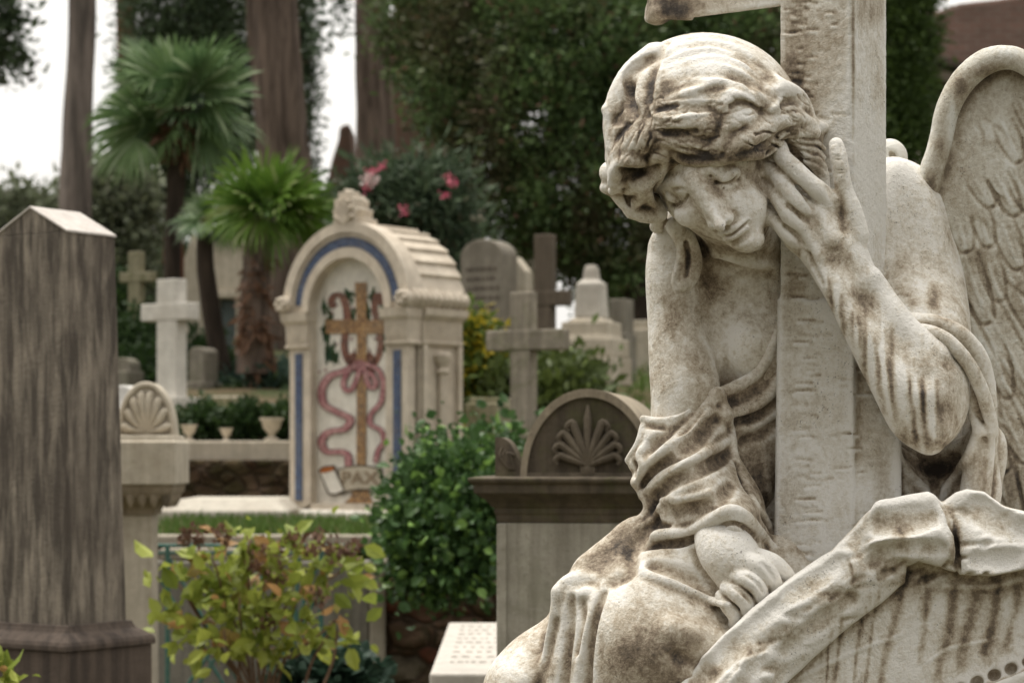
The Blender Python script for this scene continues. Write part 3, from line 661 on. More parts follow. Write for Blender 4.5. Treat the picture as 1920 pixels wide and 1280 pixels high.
# collar of the sleeve round the arm
K([(1206, 785, 7, 6), (1240, 789, 7, 8), (1278, 781, 7, 8), (1296, 769, 6, 6)], k=6)
C_([(1210, 797, 5, 5), (1245, 801, 6, 7), (1285, 794, 5, 6)], k=6)
C_([(1214, 838, 17, 9), (1240, 818, 18, 12), (1280, 796, 17, 12), (1312, 764, 12, 8)], k=6)
C_([(1198, 915, 14, 6), (1218, 886, 20, 11), (1255, 856, 25, 14), (1305, 820, 26, 14), (1350, 786, 18, 10)], k=5)
C_([(1220, 940, 16, 8), (1246, 908, 20, 12), (1296, 882, 22, 13), (1345, 862, 18, 10), (1372, 848, 12, 5)], k=5)
C_([(1262, 962, 18, 6), (1305, 950, 22, 9), (1350, 930, 20, 8), (1375, 905, 14, 5)], k=7)
C_([(1390, 870, 14, 6), (1402, 910, 16, 9), (1428, 955, 16, 9), (1448, 995, 12, 6)], k=7)
K([(1187, 903, 6, 6), (1204, 880, 7, 6), (1262, 826, 7, 6), (1310, 776, 7, 6), (1345, 732, 7, 7)], k=9)
K([(1203, 932, 6, 6), (1238, 893, 7, 6), (1300, 860, 7, 6), (1345, 838, 7, 7), (1370, 822, 6, 8)], k=9)
K([(1240, 937, 4, 2), (1285, 934, 5, 4), (1330, 924, 5, 3)], k=8)
K([(1350, 735, 7, 5), (1362, 775, 8, 6), (1372, 815, 8, 7), (1376, 850, 8, 6), (1388, 890, 8, 6), (1410, 935, 8, 7), (1440, 985, 8, 5)], k=10)
K([(1336, 742, 10, 4), (1346, 758, 13, 8), (1358, 776, 10, 5)], k=14)
# left free edge: two hanging corners
K([(1206, 800, 7, 2), (1198, 830, 8, 4), (1178, 862, 7, 5)], k=6)
K([(1212, 838, 8, 3), (1200, 852, 9, 7), (1206, 876, 8, 7), (1192, 904, 7, 5)], k=6)
C_([(1186, 866, 6, 7), (1194, 876, 8, 13), (1190, 890, 6, 9)], k=5)
K([(1190, 905, 8, 5), (1204, 925, 8, 6), (1214, 950, 8, 7), (1205, 972, 8, 7), (1190, 982, 7, 5)], k=6)
C_([(1230, 948, 9, 9), (1226, 965, 12, 16), (1232, 985, 12, 16), (1252, 990, 8, 8)], k=9)
K([(1238, 950, 6, 4), (1226, 972, 7, 7), (1206, 986, 7, 6)], k=6)
# hem of the sleeve: bright rolled rim, dark tuck, hanging loop below
K([(1196, 1022, 9, 5), (1215, 1006, 10, 9), (1250, 1000, 10, 11), (1290, 996, 9, 10), (1330, 976, 11, 12), (1362, 958, 12, 13), (1388, 960, 11, 12), (1420, 990, 9, 8), (1448, 1026, 8, 6)], k=9)
C_([(1212, 1026, 7, 9), (1240, 1022, 10, 17), (1275, 1018, 10, 15), (1305, 1008, 7, 9), (1340, 994, 5, 8), (1368, 980, 5, 9), (1392, 986, 5, 8), (1424, 1014, 5, 6)], k=5)
K([(1194, 1036, 9, 6), (1195, 1060, 10, 8), (1216, 1079, 10, 9), (1256, 1092, 9, 10), (1300, 1110, 9, 10), (1345, 1128, 8, 8), (1366, 1134, 7, 5)], k=9)
C_([(1225, 1056, 14, 9), (1262, 1066, 18, 10), (1305, 1086, 17, 9), (1342, 1108, 12, 6)], k=8)
C_([(1300, 1030, 8, 4), (1312, 1060, 10, 7), (1336, 1096, 9, 7), (1356, 1120, 7, 5)], k=7)
# lap folds
K([(1048, 1110, 12.1, 3.5), (1062, 1092, 13.2, 5.6), (1090, 1084, 12.1, 4.2), (1112, 1086, 8.8, 2.1)], k=12)
K([(1046, 1110, 9.9, 4.2), (1040, 1160, 9.9, 4.9), (1030, 1220, 11.0, 4.9), (1018, 1300, 11.0, 4.2), (1010, 1400, 9.9, 3.5)], k=14)
K([(1080, 1120, 6.6, 1.4), (1100, 1110, 8.8, 4.2), (1115, 1118, 8.8, 4.9), (1112, 1150, 8.8, 4.2), (1098, 1200, 8.8, 3.5), (1086, 1270, 8.8, 2.8), (1080, 1400, 8.8, 2.8)], k=12)
C_([(1070, 1122, 10, 7), (1066, 1180, 13, 10), (1058, 1250, 13, 10), (1050, 1400, 13, 10)], k=8)
C_([(1090, 1130, 7, 5), (1090, 1160, 8, 4), (1080, 1220, 7, 3)], k=10)
C_([(1132, 1112, 7, 8), (1114, 1170, 9, 11), (1104, 1250, 9, 10), (1100, 1400, 9, 10)], k=8)
C_([(1210, 990, 14, 10), (1185, 1030, 14, 12), (1180, 1070, 14, 12), (1150, 1090, 10, 6)], k=18)
K([(1100, 1060, 15.4, 2.1), (1150, 1020, 15.4, 2.1), (1180, 995, 13.2, 1.4)], k=41)
C_([(1040, 1165, 8, 5), (1024, 1230, 9, 8), (1008, 1310, 9, 8), (1000, 1400, 9, 8)], k=10)
K([(1260, 1180, 11.0, 1.4), (1330, 1200, 11.0, 2.1), (1400, 1215, 11.0, 1.4)], k=38)
C_([(1270, 1230, 9, 3), (1320, 1250, 8, 3), (1360, 1255, 7, 2)], k=16)
# right side: hanging drapery around the raised elbow
def KT(p, k=8, **kw): R.tube(p, k=k, **kw)
KT([(1680, 598, -10, 12), (1715, 599, -34, 13), (1755, 604, -46, 14), (1800, 626, -40, 16), (1834, 666, -18, 17), (1848, 710, 0, 17), (1856, 760, 5, 14)], k=7)
KT([(1708, 612, -50, 8), (1745, 620, -72, 11), (1780, 640, -78, 13), (1814, 680, -66, 14), (1840, 730, -40, 14), (1857, 785, -16, 13), (1861, 808, -8, 11)], k=5)
KT([(1720, 626, 0, 20), (1770, 650, -14, 24), (1812, 700, -5, 26), (1836, 770, 10, 24)], k=10)
KT([(1850, 720, 30, 18), (1846, 790, 26, 24), (1838, 860, 28, 30), (1830, 950, 30, 34)], k=14)
KT([(1820, 760, 0, 8), (1832, 796, -10, 10), (1846, 806, -8, 11), (1858, 796, -4, 9)], k=5)
R.relief([(1652, 800), (1680, 830), (1740, 860), (1800, 840), (1830, 780), (1868, 790), (1868, 840), (1860, 960), (1640, 960)],
    [(1660, 820, 60), (1700, 850, 75), (1750, 880, 110), (1800, 850, 70), (1840, 800, 20), (1860, 850, 20), (1750, 950, 70), (1690, 950, 45), (1850, 940, 20)], 280, k=20)
K([(1832, 810, 9, 7), (1818, 850, 10, 9), (1790, 895, 10, 10), (1760, 935, 10, 9)], k=9)
K([(1860, 812, 6, 4), (1858, 860, 6, 5), (1850, 930, 6, 4)], k=7)
K([(1672, 830, 9, 6), (1690, 870, 10, 8), (1720, 905, 9, 8), (1750, 935, 9, 6)], k=8)
K([(1662, 820, 8, 6), (1664, 870, 9, 8), (1672, 940, 9, 8)], k=8)
C_([(1684, 870, 7, 7), (1690, 910, 7, 8), (1700, 950, 7, 7)], k=7)
C_([(1706, 850, 12, 10), (1750, 880, 16, 18), (1790, 862, 13, 12)], k=16)
C_([(1750, 900, 9, 9), (1754, 920, 8, 9), (1752, 945, 6, 6)], k=8)
g_robe = splats([(1430, 880, 30, 70, .7), (1225, 960, 18, 40, .5), (1280, 850, 70, 60, .12), (1330, 900, 60, 40, .15), (1240, 1000, 40, 10, -.3), (1200, 1050, 12, 30, -.4), (1250, 1030, 30, 10, .4), (1215, 835, 18, 16, -.3),
    (1120, 1060, 40, 34, .42), (1170, 1030, 26, 36, .55), (1080, 1090, 30, 14, -.3), (1060, 1200, 20, 70, -.15), (1160, 1120, 24, 18, -.75), (1220, 1130, 20, 16, -.1), (1200, 1230, 70, 60, .55), (1290, 1190, 80, 40, .35), (1140, 1180, 14, 40, -.2),
    (1260, 1290, 60, 30, .5), (980, 1250, 30, 30, .0), (950, 1240, 26, 20, -.35), (1000, 1290, 20, 40, .3), (1080, 1160, 20, 30, -.35), (1760, 870, 50, 30, .8), (1845, 880, 20, 50, .55), (1780, 600, 40, 12, .2), (1800, 690, 14, 40, .5), (1690, 900, 12, 30, .1), (1360, 790, 40, 30, .12)])
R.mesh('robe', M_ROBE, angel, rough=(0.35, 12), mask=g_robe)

# ---- ledge of rough marble with the thick rolled lip
K_ = Field((1080, 890, -330), (2120, 1430, 60), 4.2 if DRAFT else 3.0)
K_.relief([(1262, 1292), (1310, 1245), (1352, 1198), (1398, 1150), (1470, 1092), (1560, 1032), (1600, 990), (1630, 958), (1655, 942), (1690, 932), (1740, 922), (1766, 942), (1792, 924), (1812, 918), (1845, 923), (1880, 948), (1925, 962), (2000, 970), (2100, 990), (2100, 1420), (1120, 1420)],
    [(1300, 1290, -150), (1400, 1180, -165), (1560, 1060, -165), (1700, 960, -170), (1900, 1000, -170), (1500, 1300, -175), (1800, 1200, -170), (1300, 1420, -180), (2050, 1200, -150), (2000, 1400, -170)], 40, k=12, smooth=False)
K_.relief([(1262, 1292), (1310, 1245), (1352, 1198), (1398, 1150), (1470, 1092), (1560, 1032), (1600, 990), (1630, 958), (1655, 942), (1690, 932), (1740, 922), (1768, 944), (1786, 975), (1792, 1072), (1760, 1062), (1722, 1052), (1700, 1062), (1697, 1092), (1655, 1128), (1597, 1170), (1526, 1232), (1470, 1285), (1430, 1340), (1240, 1340)],
    [(1300, 1260, -190), (1400, 1160, -195), (1540, 1060, -195), (1620, 980, -200), (1700, 950, -205), (1760, 960, -215), (1780, 1040, -225), (1700, 1020, -245), (1640, 1040, -228), (1560, 1120, -232), (1500, 1180, -235), (1400, 1230, -240), (1320, 1300, -235), (1560, 1180, -205), (1470, 1260, -210), (1700, 1085, -190), (1460, 1120, -215), (1560, 1040, -205), (1640, 960, -215)], -120, k=7, smooth=False)
K_.relief([(1768, 944), (1792, 924), (1812, 918), (1845, 923), (1880, 948), (1925, 962), (2000, 968), (2110, 980), (2110, 1060), (2000, 1062), (1925, 1066), (1862, 1079), (1800, 1078), (1790, 1060), (1776, 1000)],
    [(1780, 960, -195), (1790, 1060, -205), (1820, 940, -205), (1850, 1000, -232), (1830, 1060, -238), (1900, 1000, -225), (1900, 1060, -232), (2050, 1020, -235), (2100, 1050, -225)], -120, k=6, smooth=False)
kk = K_.cut; kr = K_.ridge
kk([(1764, 938, 6, 5), (1780, 968, 8, 10), (1790, 1020, 8, 12), (1798, 1074, 7, 9)], k=5)
kr([(1650, 950, 10, 2), (1700, 944, 12, 4), (1742, 938, 10, 4)], k=16); kr([(1640, 1020, 12, 3), (1700, 1000, 14, 5), (1760, 1000, 12, 4), (1776, 1030, 8, 4)], k=18)
kk([(1600, 1005, 14, 8), (1612, 1040, 18, 9), (1640, 1060, 16, 8), (1690, 1062, 14, 8)], k=18)
kr([(1470, 1110, 10, 2), (1540, 1070, 12, 5), (1590, 1042, 11, 5), (1602, 1080, 8, 5), (1590, 1100, 8, 3)], k=10)
kk([(1578, 1040, 3, 2), (1594, 1060, 3.5, 4), (1600, 1100, 3, 3), (1598, 1150, 3, 2)], k=4)
kk([(1560, 1110, 16, 7), (1520, 1140, 16, 6), (1480, 1180, 14, 5)], k=20)
kr([(1330, 1240, 12, 2), (1400, 1180, 14, 4), (1480, 1120, 12, 3)], k=22)
kk([(1400, 1160, 3, 1.5), (1450, 1148, 3, 2.5), (1500, 1120, 3, 1.5)], k=5)
kk([(1360, 1215, 20, 6), (1400, 1200, 22, 8), (1440, 1196, 20, 6)], k=26)
kr([(1352, 1225, 8, 3), (1385, 1222, 8, 6), (1400, 1245, 8, 6), (1440, 1268, 8, 4)], k=10)
kk([(1800, 1020, 4, 2), (1850, 1018, 4, 3), (1930, 1012, 4, 3), (2040, 1008, 4, 2)], k=6)
kk([(1800, 1045, 3.5, 2), (1870, 1044, 4, 3), (1940, 1034, 4, 2), (2040, 1030, 4, 2)], k=5)
kk([(1815, 960, 12, 6), (1850, 970, 16, 8), (1870, 975, 12, 5)], k=20)
kr([(1500, 1268, 3, 1.2), (1600, 1222, 3, 1.8), (1690, 1190, 3, 1.2)], k=5); kr([(1740, 1240, 3, 1), (1780, 1215, 3, 1.6), (1850, 1200, 3, 1)], k=5); kr([(1770, 1098, 3.5, 1), (1850, 1100, 4, 2.5), (1915, 1086, 4, 1.5)], k=6)
for i in range(9):
    x, y = 1800+i*32, 1290-i*12.5; z = K_.front(x, y, True)
    if z is not None: K_.ell((x, y, z), (13, 11, 22), k=2, sub=True, rz=-20)
K_.relief([(1770, 1318), (1850, 1285), (1940, 1250), (2100, 1200), (2100, 1420), (1750, 1420)], [(1800, 1330, -205), (1950, 1300, -210), (2100, 1250, -205), (1900, 1420, -205)], -100, k=8, smooth=False)
for i in range(70):
    x = rnd.uniform(1300, 2050); y = 1290-(x-1262)*.78+rnd.uniform(0, 130) if x < 1700 else rnd.uniform(930, 1080)
    a = rnd.uniform(-.9, .2); l = rnd.uniform(10, 30)
    kk([(x-l*math.cos(a), y-l*math.sin(a), 2.5, .6), (x, y, 5, rnd.uniform(1, 2.2)), (x+l*math.cos(a), y+l*math.sin(a), 2.5, .6)], k=8)
for p_ in ([(1300, 1262, 40, 5), (1360, 1205, 46, 8), (1420, 1150, 40, 6)], [(1440, 1135, 36, 6), (1500, 1090, 44, 8), (1560, 1050, 36, 6)], [(1640, 975, 40, 8), (1700, 965, 44, 9), (1745, 960, 34, 6)], [(1640, 1050, 34, 6), (1700, 1035, 36, 7), (1760, 1035, 30, 6)], [(1480, 1220, 34, 7), (1540, 1175, 40, 9), (1600, 1130, 34, 7)], [(1380, 1290, 40, 8), (1430, 1240, 40, 7)], [(1830, 945, 40, 8), (1900, 985, 44, 9), (2000, 1000, 40, 8)], [(1820, 1050, 34, 7), (1900, 1045, 36, 7)]):
    kk(p_, k=4)
strk = []
for x, y0, w, l in ((1562, 1190, 3, 60), (1582, 1170, 4.5, 110), (1630, 1120, 4, 110), (1650, 1120, 3.5, 120), (1692, 1090, 8, 150), (1745, 1110, 9, 90), (1790, 1110, 13, 110), (1830, 1110, 16, 100), (1872, 1100, 12, 90), (1910, 1100, 10, 80)):
    for t in np.linspace(0, 1, 7):
        strk.append((x-t*l*.27+4*math.sin(t*4+x), y0+t*l*1.35, w*(1.0-.35*t), l/6, .62))
g_rock = splats(strk+[(1690, 1000, 20, 24, .7), (1730, 980, 16, 20, .2), (1660, 985, 20, 14, .3), (1600, 1075, 16, 30, .55), (1560, 1120, 40, 16, .45), (1480, 1180, 50, 20, .45), (1400, 1220, 50, 22, .65), (1340, 1260, 20, 20, .7), (1660, 1060, 40, 16, .6), (1720, 1080, 30, 16, .8), (1790, 1030, 12, 50, 1.0), (1830, 960, 20, 16, .5), (1700, 1180, 140, 60, -.1),
    (1820, 1100, 120, 22, .5), (1540, 1060, 40, 20, -1.0), (1430, 1150, 50, 18, -1.0), (1340, 1225, 30, 16, -.8), (1700, 945, 50, 12, -.9), (1760, 1010, 14, 30, -.6), (1860, 935, 60, 10, -.8), (1870, 1040, 60, 18, -.9), (1960, 1000, 60, 30, -.5), (1640, 1100, 20, 20, -.4), (1540, 1200, 30, 20, -.3)])
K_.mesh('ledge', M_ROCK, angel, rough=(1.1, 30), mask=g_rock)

# ---- wing
G = Field((1660, 60, 70), (2120, 1200, 330), 3.6 if DRAFT else 3.0)
G.relief([(1735, 400), (1760, 300), (1775, 230), (1800, 170), (1840, 130), (1890, 115), (1940, 130), (2000, 190), (2060, 300), (2100, 500), (2100, 1180), (1800, 1180), (1780, 700), (1720, 500)],
    [(1750, 400, 205), (1800, 250, 215), (1890, 160, 215), (2000, 250, 205), (1850, 500, 218), (1950, 500, 205), (1850, 800, 215), (1950, 900, 200), (2080, 700, 220), (2000, 1150, 210), (1800, 1100, 220)], 290, k=14)
G.tube([(1712, 420, 200, 24), (1740, 340, 200, 23), (1762, 270, 198, 22), (1777, 205, 196, 23), (1806, 152, 196, 24), (1846, 118, 196, 25), (1888, 108, 196, 23), (1927, 122, 196, 22), (1968, 162, 198, 22), (2012, 238, 200, 22), (2060, 360, 205, 24), (2100, 500, 210, 24)], k=16)
G.ell((1668, 296, 262), (34, 36, 34), k=6); G.ell((1674, 292, 226), (8, 14, 14), k=5, sub=True, rz=-30)
gk = G.ridge; gc = G.cut
def feather(x0, y0, x1, y1, w, rise=5):
    dx, dy = x1-x0, y1-y0; L_ = math.hypot(dx, dy); nx, ny = -dy/L_, dx/L_
    gk([(x0, y0, w*.5, rise*.5), (x0+dx*.35, y0+dy*.35, w, rise), (x0+dx*.7, y0+dy*.7, w, rise), (x1, y1, w*.7, rise*.8)], k=5, flat=.5)
    gk([(x0, y0, 2.5, 1.0), (x0+dx*.5, y0+dy*.5, 3, 1.8), (x0+dx*.9, y0+dy*.9, 2.2, 1)], k=3)
    for s_ in (-1, 1):
        gc([(x0+nx*w*s_, y0+ny*w*s_, 2.5, 1), (x0+dx*.5+nx*w*1.05*s_, y0+dy*.5+ny*w*1.05*s_, 3, 2.5), (x1+nx*w*.6*s_, y1+ny*w*.6*s_, 3, 2.5), (x1+dx*.05, y1+dy*.05, 3, 2)], k=4)
for a in ((1880, 230, 1910, 300, 20), (1915, 190, 1945, 250, 18), (1830, 340, 1860, 385, 16), (1870, 330, 1905, 400, 20), (1905, 330, 1935, 395, 20), (1800, 420, 1812, 470, 20), (1838, 400, 1855, 460, 18), (1880, 420, 1910, 500, 22), (1810, 480, 1850, 600, 24), (1850, 480, 1875, 560, 20), (1840, 560, 1950, 760, 26),
          (1895, 520, 1960, 640, 24), (1930, 440, 1970, 540, 22), (1860, 640, 1890, 740, 20), (1865, 740, 1925, 860, 22), (1900, 680, 1990, 820, 26), (1960, 560, 2010, 680, 24), (1960, 700, 2030, 860, 26), (1850, 830, 1885, 880, 22), (1870, 870, 1900, 1000, 28), (1930, 850, 1960, 1010, 28), (1990, 860, 2010, 1030, 28), (2040, 800, 2060, 960, 24), (1990, 400, 2020, 520, 20), (1960, 260, 1990, 350, 20)):
    feather(*a)
for i in range(40):
    x = rnd.uniform(1790, 2050); y = rnd.uniform(220, 1000); a = rnd.uniform(.7, 1.4); l = rnd.uniform(14, 36)
    gc([(x, y, 2, .5), (x+l*math.cos(a)+4, y+l*math.sin(a), 3, 1.6), (x+2*l*math.cos(a), y+2*l*math.sin(a), 2, .5)], k=4)
g_wing = splats([(1764, 270, 16, 50, .8), (1800, 165, 20, 26, .7), (1745, 350, 16, 30, .8), (1880, 120, 50, 16, .3), (1850, 135, 20, 14, .6), (1840, 480, 20, 26, .4), (1815, 560, 10, 60, .4), (1900, 560, 20, 60, .1), (1900, 900, 20, 60, .5), (1890, 240, 60, 60, -.1), (1868, 860, 10, 30, .5), (1915, 420, 16, 50, .25), (1785, 215, 6, 50, -.5)])
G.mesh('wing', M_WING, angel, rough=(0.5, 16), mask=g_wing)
# ------------------------------------------------------------------ surroundings: helpers
class MB:
    """collects shapes and links them as one mesh object"""
    def __init__(s): s.v = []; s.f = []
    def add(s, vs, fs):
        o = len(s.v); s.v += [tuple(p) for p in vs]; s.f += [tuple(i+o for i in f) for f in fs]; return s
    def loft(s, rings, cap=True):
        n = len(rings[0]); vs = [p for r in rings for p in r]; fs = []
        for k in range(len(rings)-1):
            for i in range(n):
                j = (i+1) % n; fs.append((k*n+i, k*n+j, (k+1)*n+j, (k+1)*n+i))
        if cap: fs.append(tuple(range(n))[::-1]); fs.append(tuple((len(rings)-1)*n+i for i in range(n)))
        return s.add(vs, fs)
    def box(s, x0, x1, y0, y1, z0, z1): return s.steps([(x0, x1, y0, y1, z0), (x0, x1, y0, y1, z1)])
    def steps(s, L):                    # stacked rectangles x0,x1,y0,y1,z
        return s.loft([[(a, c, z), (b, c, z), (b, d, z), (a, d, z)] for a, b, c, d, z in L])
    def lathe(s, cx, cy, prof, n=24, ax='z', amp=0, lobes=0):
        R = []
        for r, h in prof:
            ring = []
            for i in range(n):
                t = 2*PI*i/n; rr = r*(1+amp*math.cos(lobes*t))
                a, b = rr*math.cos(t), rr*math.sin(t)
                ring.append((cx+a, cy+b, h) if ax == 'z' else (cx+a, h, cy+b))
            R.append(ring)
        return s.loft(R)
    def prism(s, poly, y0, y1):         # x,z outline pushed from y0 to y1
        return s.loft([[(x, y0, z) for x, z in poly], [(x, y1, z) for x, z in poly]])
    def tube(s, pts, r, n=7):
        P = [Vector(p) for p in pts]; R = []
        rs = r if hasattr(r, '__len__') else [r]*len(P)
        u = None
        for i, p in enumerate(P):
            d = (P[min(i+1, len(P)-1)]-P[max(i-1, 0)]).normalized()
            if u is None: u = d.orthogonal().normalized()
            u = (u-d*u.dot(d)).normalized(); v = d.cross(u)
            R.append([p+rs[i]*(math.cos(2*PI*k/n)*u+math.sin(2*PI*k/n)*v) for k in range(n)])
        return s.loft(R)
    def build(s, name, mat, parent=None, smooth=False, bevel=0.0, label=None):
        me = bpy.data.meshes.new(name); me.from_pydata([tuple(p) for p in s.v], [], s.f); me.materials.append(mat)
        import bmesh
        b = bmesh.new(); b.from_mesh(me); bmesh.ops.recalc_face_normals(b, faces=b.faces); b.to_mesh(me); b.free()
        if smooth:
            me.polygons.foreach_set('use_smooth', [True]*len(me.polygons))
            me.set_sharp_from_angle(angle=math.radians(40))
        o = bpy.data.objects.new(name, me); bpy.context.scene.collection.objects.link(o)
        if parent: o.parent = parent
        if bevel:
            m = o.modifiers.new('bevel', 'BEVEL'); m.width = bevel; m.segments = 2; m.limit_method = 'ANGLE'; m.angle_limit = math.radians(35)
        if label: o['label'] = label
        return o

def sp3(pts, n=5):                       # smooth 3-D polyline
    Q = [tuple(p)+(0,) for p in pts]; P = np.array(Q, float)
    P = np.vstack([2*P[0]-P[1], P, 2*P[-1]-P[-2]]); out = []
    for i in range(1, len(P)-2):
        for t in np.linspace(0, 1, n, endpoint=False):
            a, b, c, d = P[i-1:i+3]
            out.append(tuple((0.5*((2*b)+(-a+c)*t+(2*a-5*b+4*c-d)*t*t+(-a+3*b-3*c+d)*t**3))[:3]))
    out.append(tuple(P[-2][:3])); return out

def zpx(py, Y): return HZ-(py-850)*Y/FPX
def xpx(px, Y): return (px-960)*Y/FPX
SC = bpy.context.scene

def stone(name, base, dark, streak=0.5, rust=None, scale=1.0, wet=(0.5, 0.62), moss=0.0, course=0.0, zs=1.3):
    t = NT(name); v = t.coord(obj=False)
    big = t.noise(v, 3.0*scale, 6, 0.6, .5); mid = t.noise(v, 16*scale, 8, .7); fine = t.noise(v, 90*scale, 5, .7)
    vs = t.coord((26*scale, 26*scale, zs*scale), obj=False); st = t.noise(vs, 1.0, 6, .65, .3)
    col = t.mix(t.ramp(mid, [(.35, 0), (.7, 1)]), base, tuple(c*.72 for c in base))
    col = t.mix(t.math('MULTIPLY', t.ramp(st, [(wet[0]-.1, 0), (wet[1], 1)]), streak), col, dark)
    col = t.mix(t.math('MULTIPLY', t.ramp(big, [(.48, 0), (.66, 1)]), .5), col, rust or dark)
    if moss: col = t.mix(t.math('MULTIPLY', t.ramp(t.noise(v, 7, 5, .7, 1), [(.5, 0), (.64, 1)]), moss), col, (.10, .11, .035))
    ge = t.n('ShaderNodeNewGeometry')
    col = t.mix(t.math('MULTIPLY', t.ramp(fine, [(.56, 0), (.72, 1)]), .45), col, dark)
    b = t.bump(t.math('ADD', mid, fine), .006, .5)
    return t.done(col, .85, b, .25)

def mosaic(name, c1, c2, c3):
    t = NT(name); v = t.coord(obj=False)
    vo = t.n('ShaderNodeTexVoronoi', feature='F1'); vo.inputs['Scale'].default_value = 95; t.l(v, vo.inputs['Vector'])
    ve = t.n('ShaderNodeTexVoronoi', feature='DISTANCE_TO_EDGE'); ve.inputs['Scale'].default_value = 95; t.l(v, ve.inputs['Vector'])
    se = t.n('ShaderNodeSeparateColor'); t.l(vo.outputs['Color'], se.inputs[0])
    col = t.ramp(se.outputs[0], [(.1, c2), (.5, c1), (.9, c3)])
    col = t.mix(t.ramp(ve.outputs['Distance'], [(.015, 1), (.05, 0)]), col, (.16, .14, .11))
    n_ = t.noise(v, 7, 6, .7); col = t.mix(t.math('MULTIPLY', t.ramp(n_, [(.48, 0), (.68, 1)]), .22), col, (.26, .22, .17))
    return t.done(col, t.ramp(se.outputs[1], [(0, .25), (1, .7)]), t.bump(ve.outputs['Distance'], .004, .5), .4)

def foliage(name, lo, hi, alt=None, altp=0.1, rough=.55, trans=.25, patch=None):
    t = NT(name)
    a = t.n('ShaderNodeAttribute', attribute_name='tint'); v = t.coord(obj=False)
    n = t.noise(v, 3.5, 4, .6)
    f = t.math('ADD', t.math('MULTIPLY', a.outputs['Fac'], .7), t.math('MULTIPLY', t.math('SUBTRACT', n, .35), .9), True)
    col = t.mix(f, lo, hi)
    if patch:
        pn = t.noise(v, .75, 4, .6, .5); col = t.mix(t.math('MULTIPLY', t.ramp(pn, [(.50, 0), (.62, 1)]), .75), col, patch)
    if alt:
        b = t.n('ShaderNodeAttribute', attribute_name='tint2')
        col = t.mix(t.ramp(b.outputs['Fac'], [(1-altp-.02, 0), (1-altp+.02, 1)]), col, alt)
    m = t.done(col, rough, None, .3)
    tr = t.n('ShaderNodeBsdfTranslucent'); t.l(col, tr.inputs[0]) if hasattr(col, 'node') else None
    ms = t.n('ShaderNodeMixShader'); ms.inputs[0].default_value = trans
    t.l(t.b.outputs[0], ms.inputs[1]); t.l(tr.outputs[0], ms.inputs[2]); t.l(ms.outputs[0], t.o.inputs[0])
    return m

rs = np.random.RandomState(7)
def leaf_mesh(name, mat, parent, P, size, aspect=.45, up=0.2, outward=None, tint=None, droop=0.0, shape=0, kind=None, world=True):
    """P: N x 3 leaf positions; every leaf a small folded blade"""
    N = len(P); sz = size*(0.45+1.05*rs.rand(N)**1.4)[:, None]
    d = rs.randn(N, 3)
    if outward is not None: d = d*.7+outward*1.1
    d[:, 2] += up*1.5-droop; d /= np.linalg.norm(d, axis=1)[:, None]
    r = rs.randn(N, 3); s = np.cross(d, r); s /= np.linalg.norm(s, axis=1)[:, None]; n = np.cross(s, d)
    if shape == 0:
        V = np.stack([P, P+d*sz*.5+s*sz*aspect*.5+n*sz*.08, P+d*sz, P+d*sz*.5-s*sz*aspect*.5+n*sz*.08], 1).reshape(-1, 3)
        F = np.arange(N*4).reshape(-1, 4); k = 1
    else:                                # broad leaf with a midrib fold and a bent tip
        tp = [(0, 0, 0), (.3, .42, .10), (.65, .40, .08), (1, 0, -.12), (.65, -.40, .08), (.3, -.42, .10), (.33, 0, 0), (.68, 0, -.03)]
        V = np.stack([P+d*sz*a+s*sz*aspect*b*1.15+n*sz*c for a, b, c in tp], 1).reshape(-1, 3)
        b0 = np.arange(N)[:, None]*8
        F = np.concatenate([b0+np.array([[0, 1, 6, 6]]), b0+np.array([[1, 2, 7, 6]]), b0+np.array([[2, 3, 7, 7]]), b0+np.array([[7, 3, 4, 4]]), b0+np.array([[6, 7, 4, 5]]), b0+np.array([[0, 6, 5, 5]])], 1).reshape(-1, 4); k = 6
    me = bpy.data.meshes.new(name)
    if shape == 0:
        o = raw_mesh(name, V, F, mat, None, True)
    else:
        faces = [tuple(dict.fromkeys(f)) for f in F.tolist()]
        me.from_pydata(V.tolist(), [], faces); me.materials.append(mat); o = bpy.data.objects.new(name, me); SC.collection.objects.link(o)
    if parent: o.parent = parent; o.matrix_parent_inverse = parent.matrix_world.inverted()
    vpl = len(V)//N
    for nm, arr in (('tint', tint if tint is not None else rs.rand(N)), ('tint2', rs.rand(N))):
        at = o.data.attributes.new(nm, 'FLOAT', 'POINT'); at.data.foreach_set('value', np.repeat(arr, vpl).astype(np.float32))
    if kind: o['kind'] = kind
    return o

def clumps(blobs, per, nclump, spread, shell=.75):
    """blobs: (cx,cy,cz,rx,ry,rz) ; foliage gathered in sprays near the surface of each"""
    Ps, Os, Ts = [], [], []
    vol = np.array([(b[3]*b[4]*b[5])**(2/3) for b in blobs]); vol /= vol.sum()
    for b, w_ in zip(blobs, vol):
        nc = max(3, int(nclump*w_)); c = np.array(b[:3]); r = np.array(b[3:6])
        d = rs.randn(nc, 3); d /= np.linalg.norm(d, axis=1)[:, None]
        rad = (shell+(1.04-shell)*rs.rand(nc)**.7+rs.randn(nc)*.10)*(1+.16*np.sin(d[:, 0]*7+d[:, 2]*5)*np.cos(d[:, 1]*6))
        C = c+d*r*rad[:, None]; tc_ = rs.rand(nc)
        P = np.repeat(C, per, 0)+rs.randn(nc*per, 3)*spread*(.5+rs.rand(nc*per, 1))
        Ps.append(P); Os.append(np.repeat(d, per, 0)); Ts.append(np.clip(np.repeat(tc_, per)*.75+rs.rand(nc*per)*.3, 0, 1))
    return np.vstack(Ps), np.vstack(Os), np.concatenate(Ts)

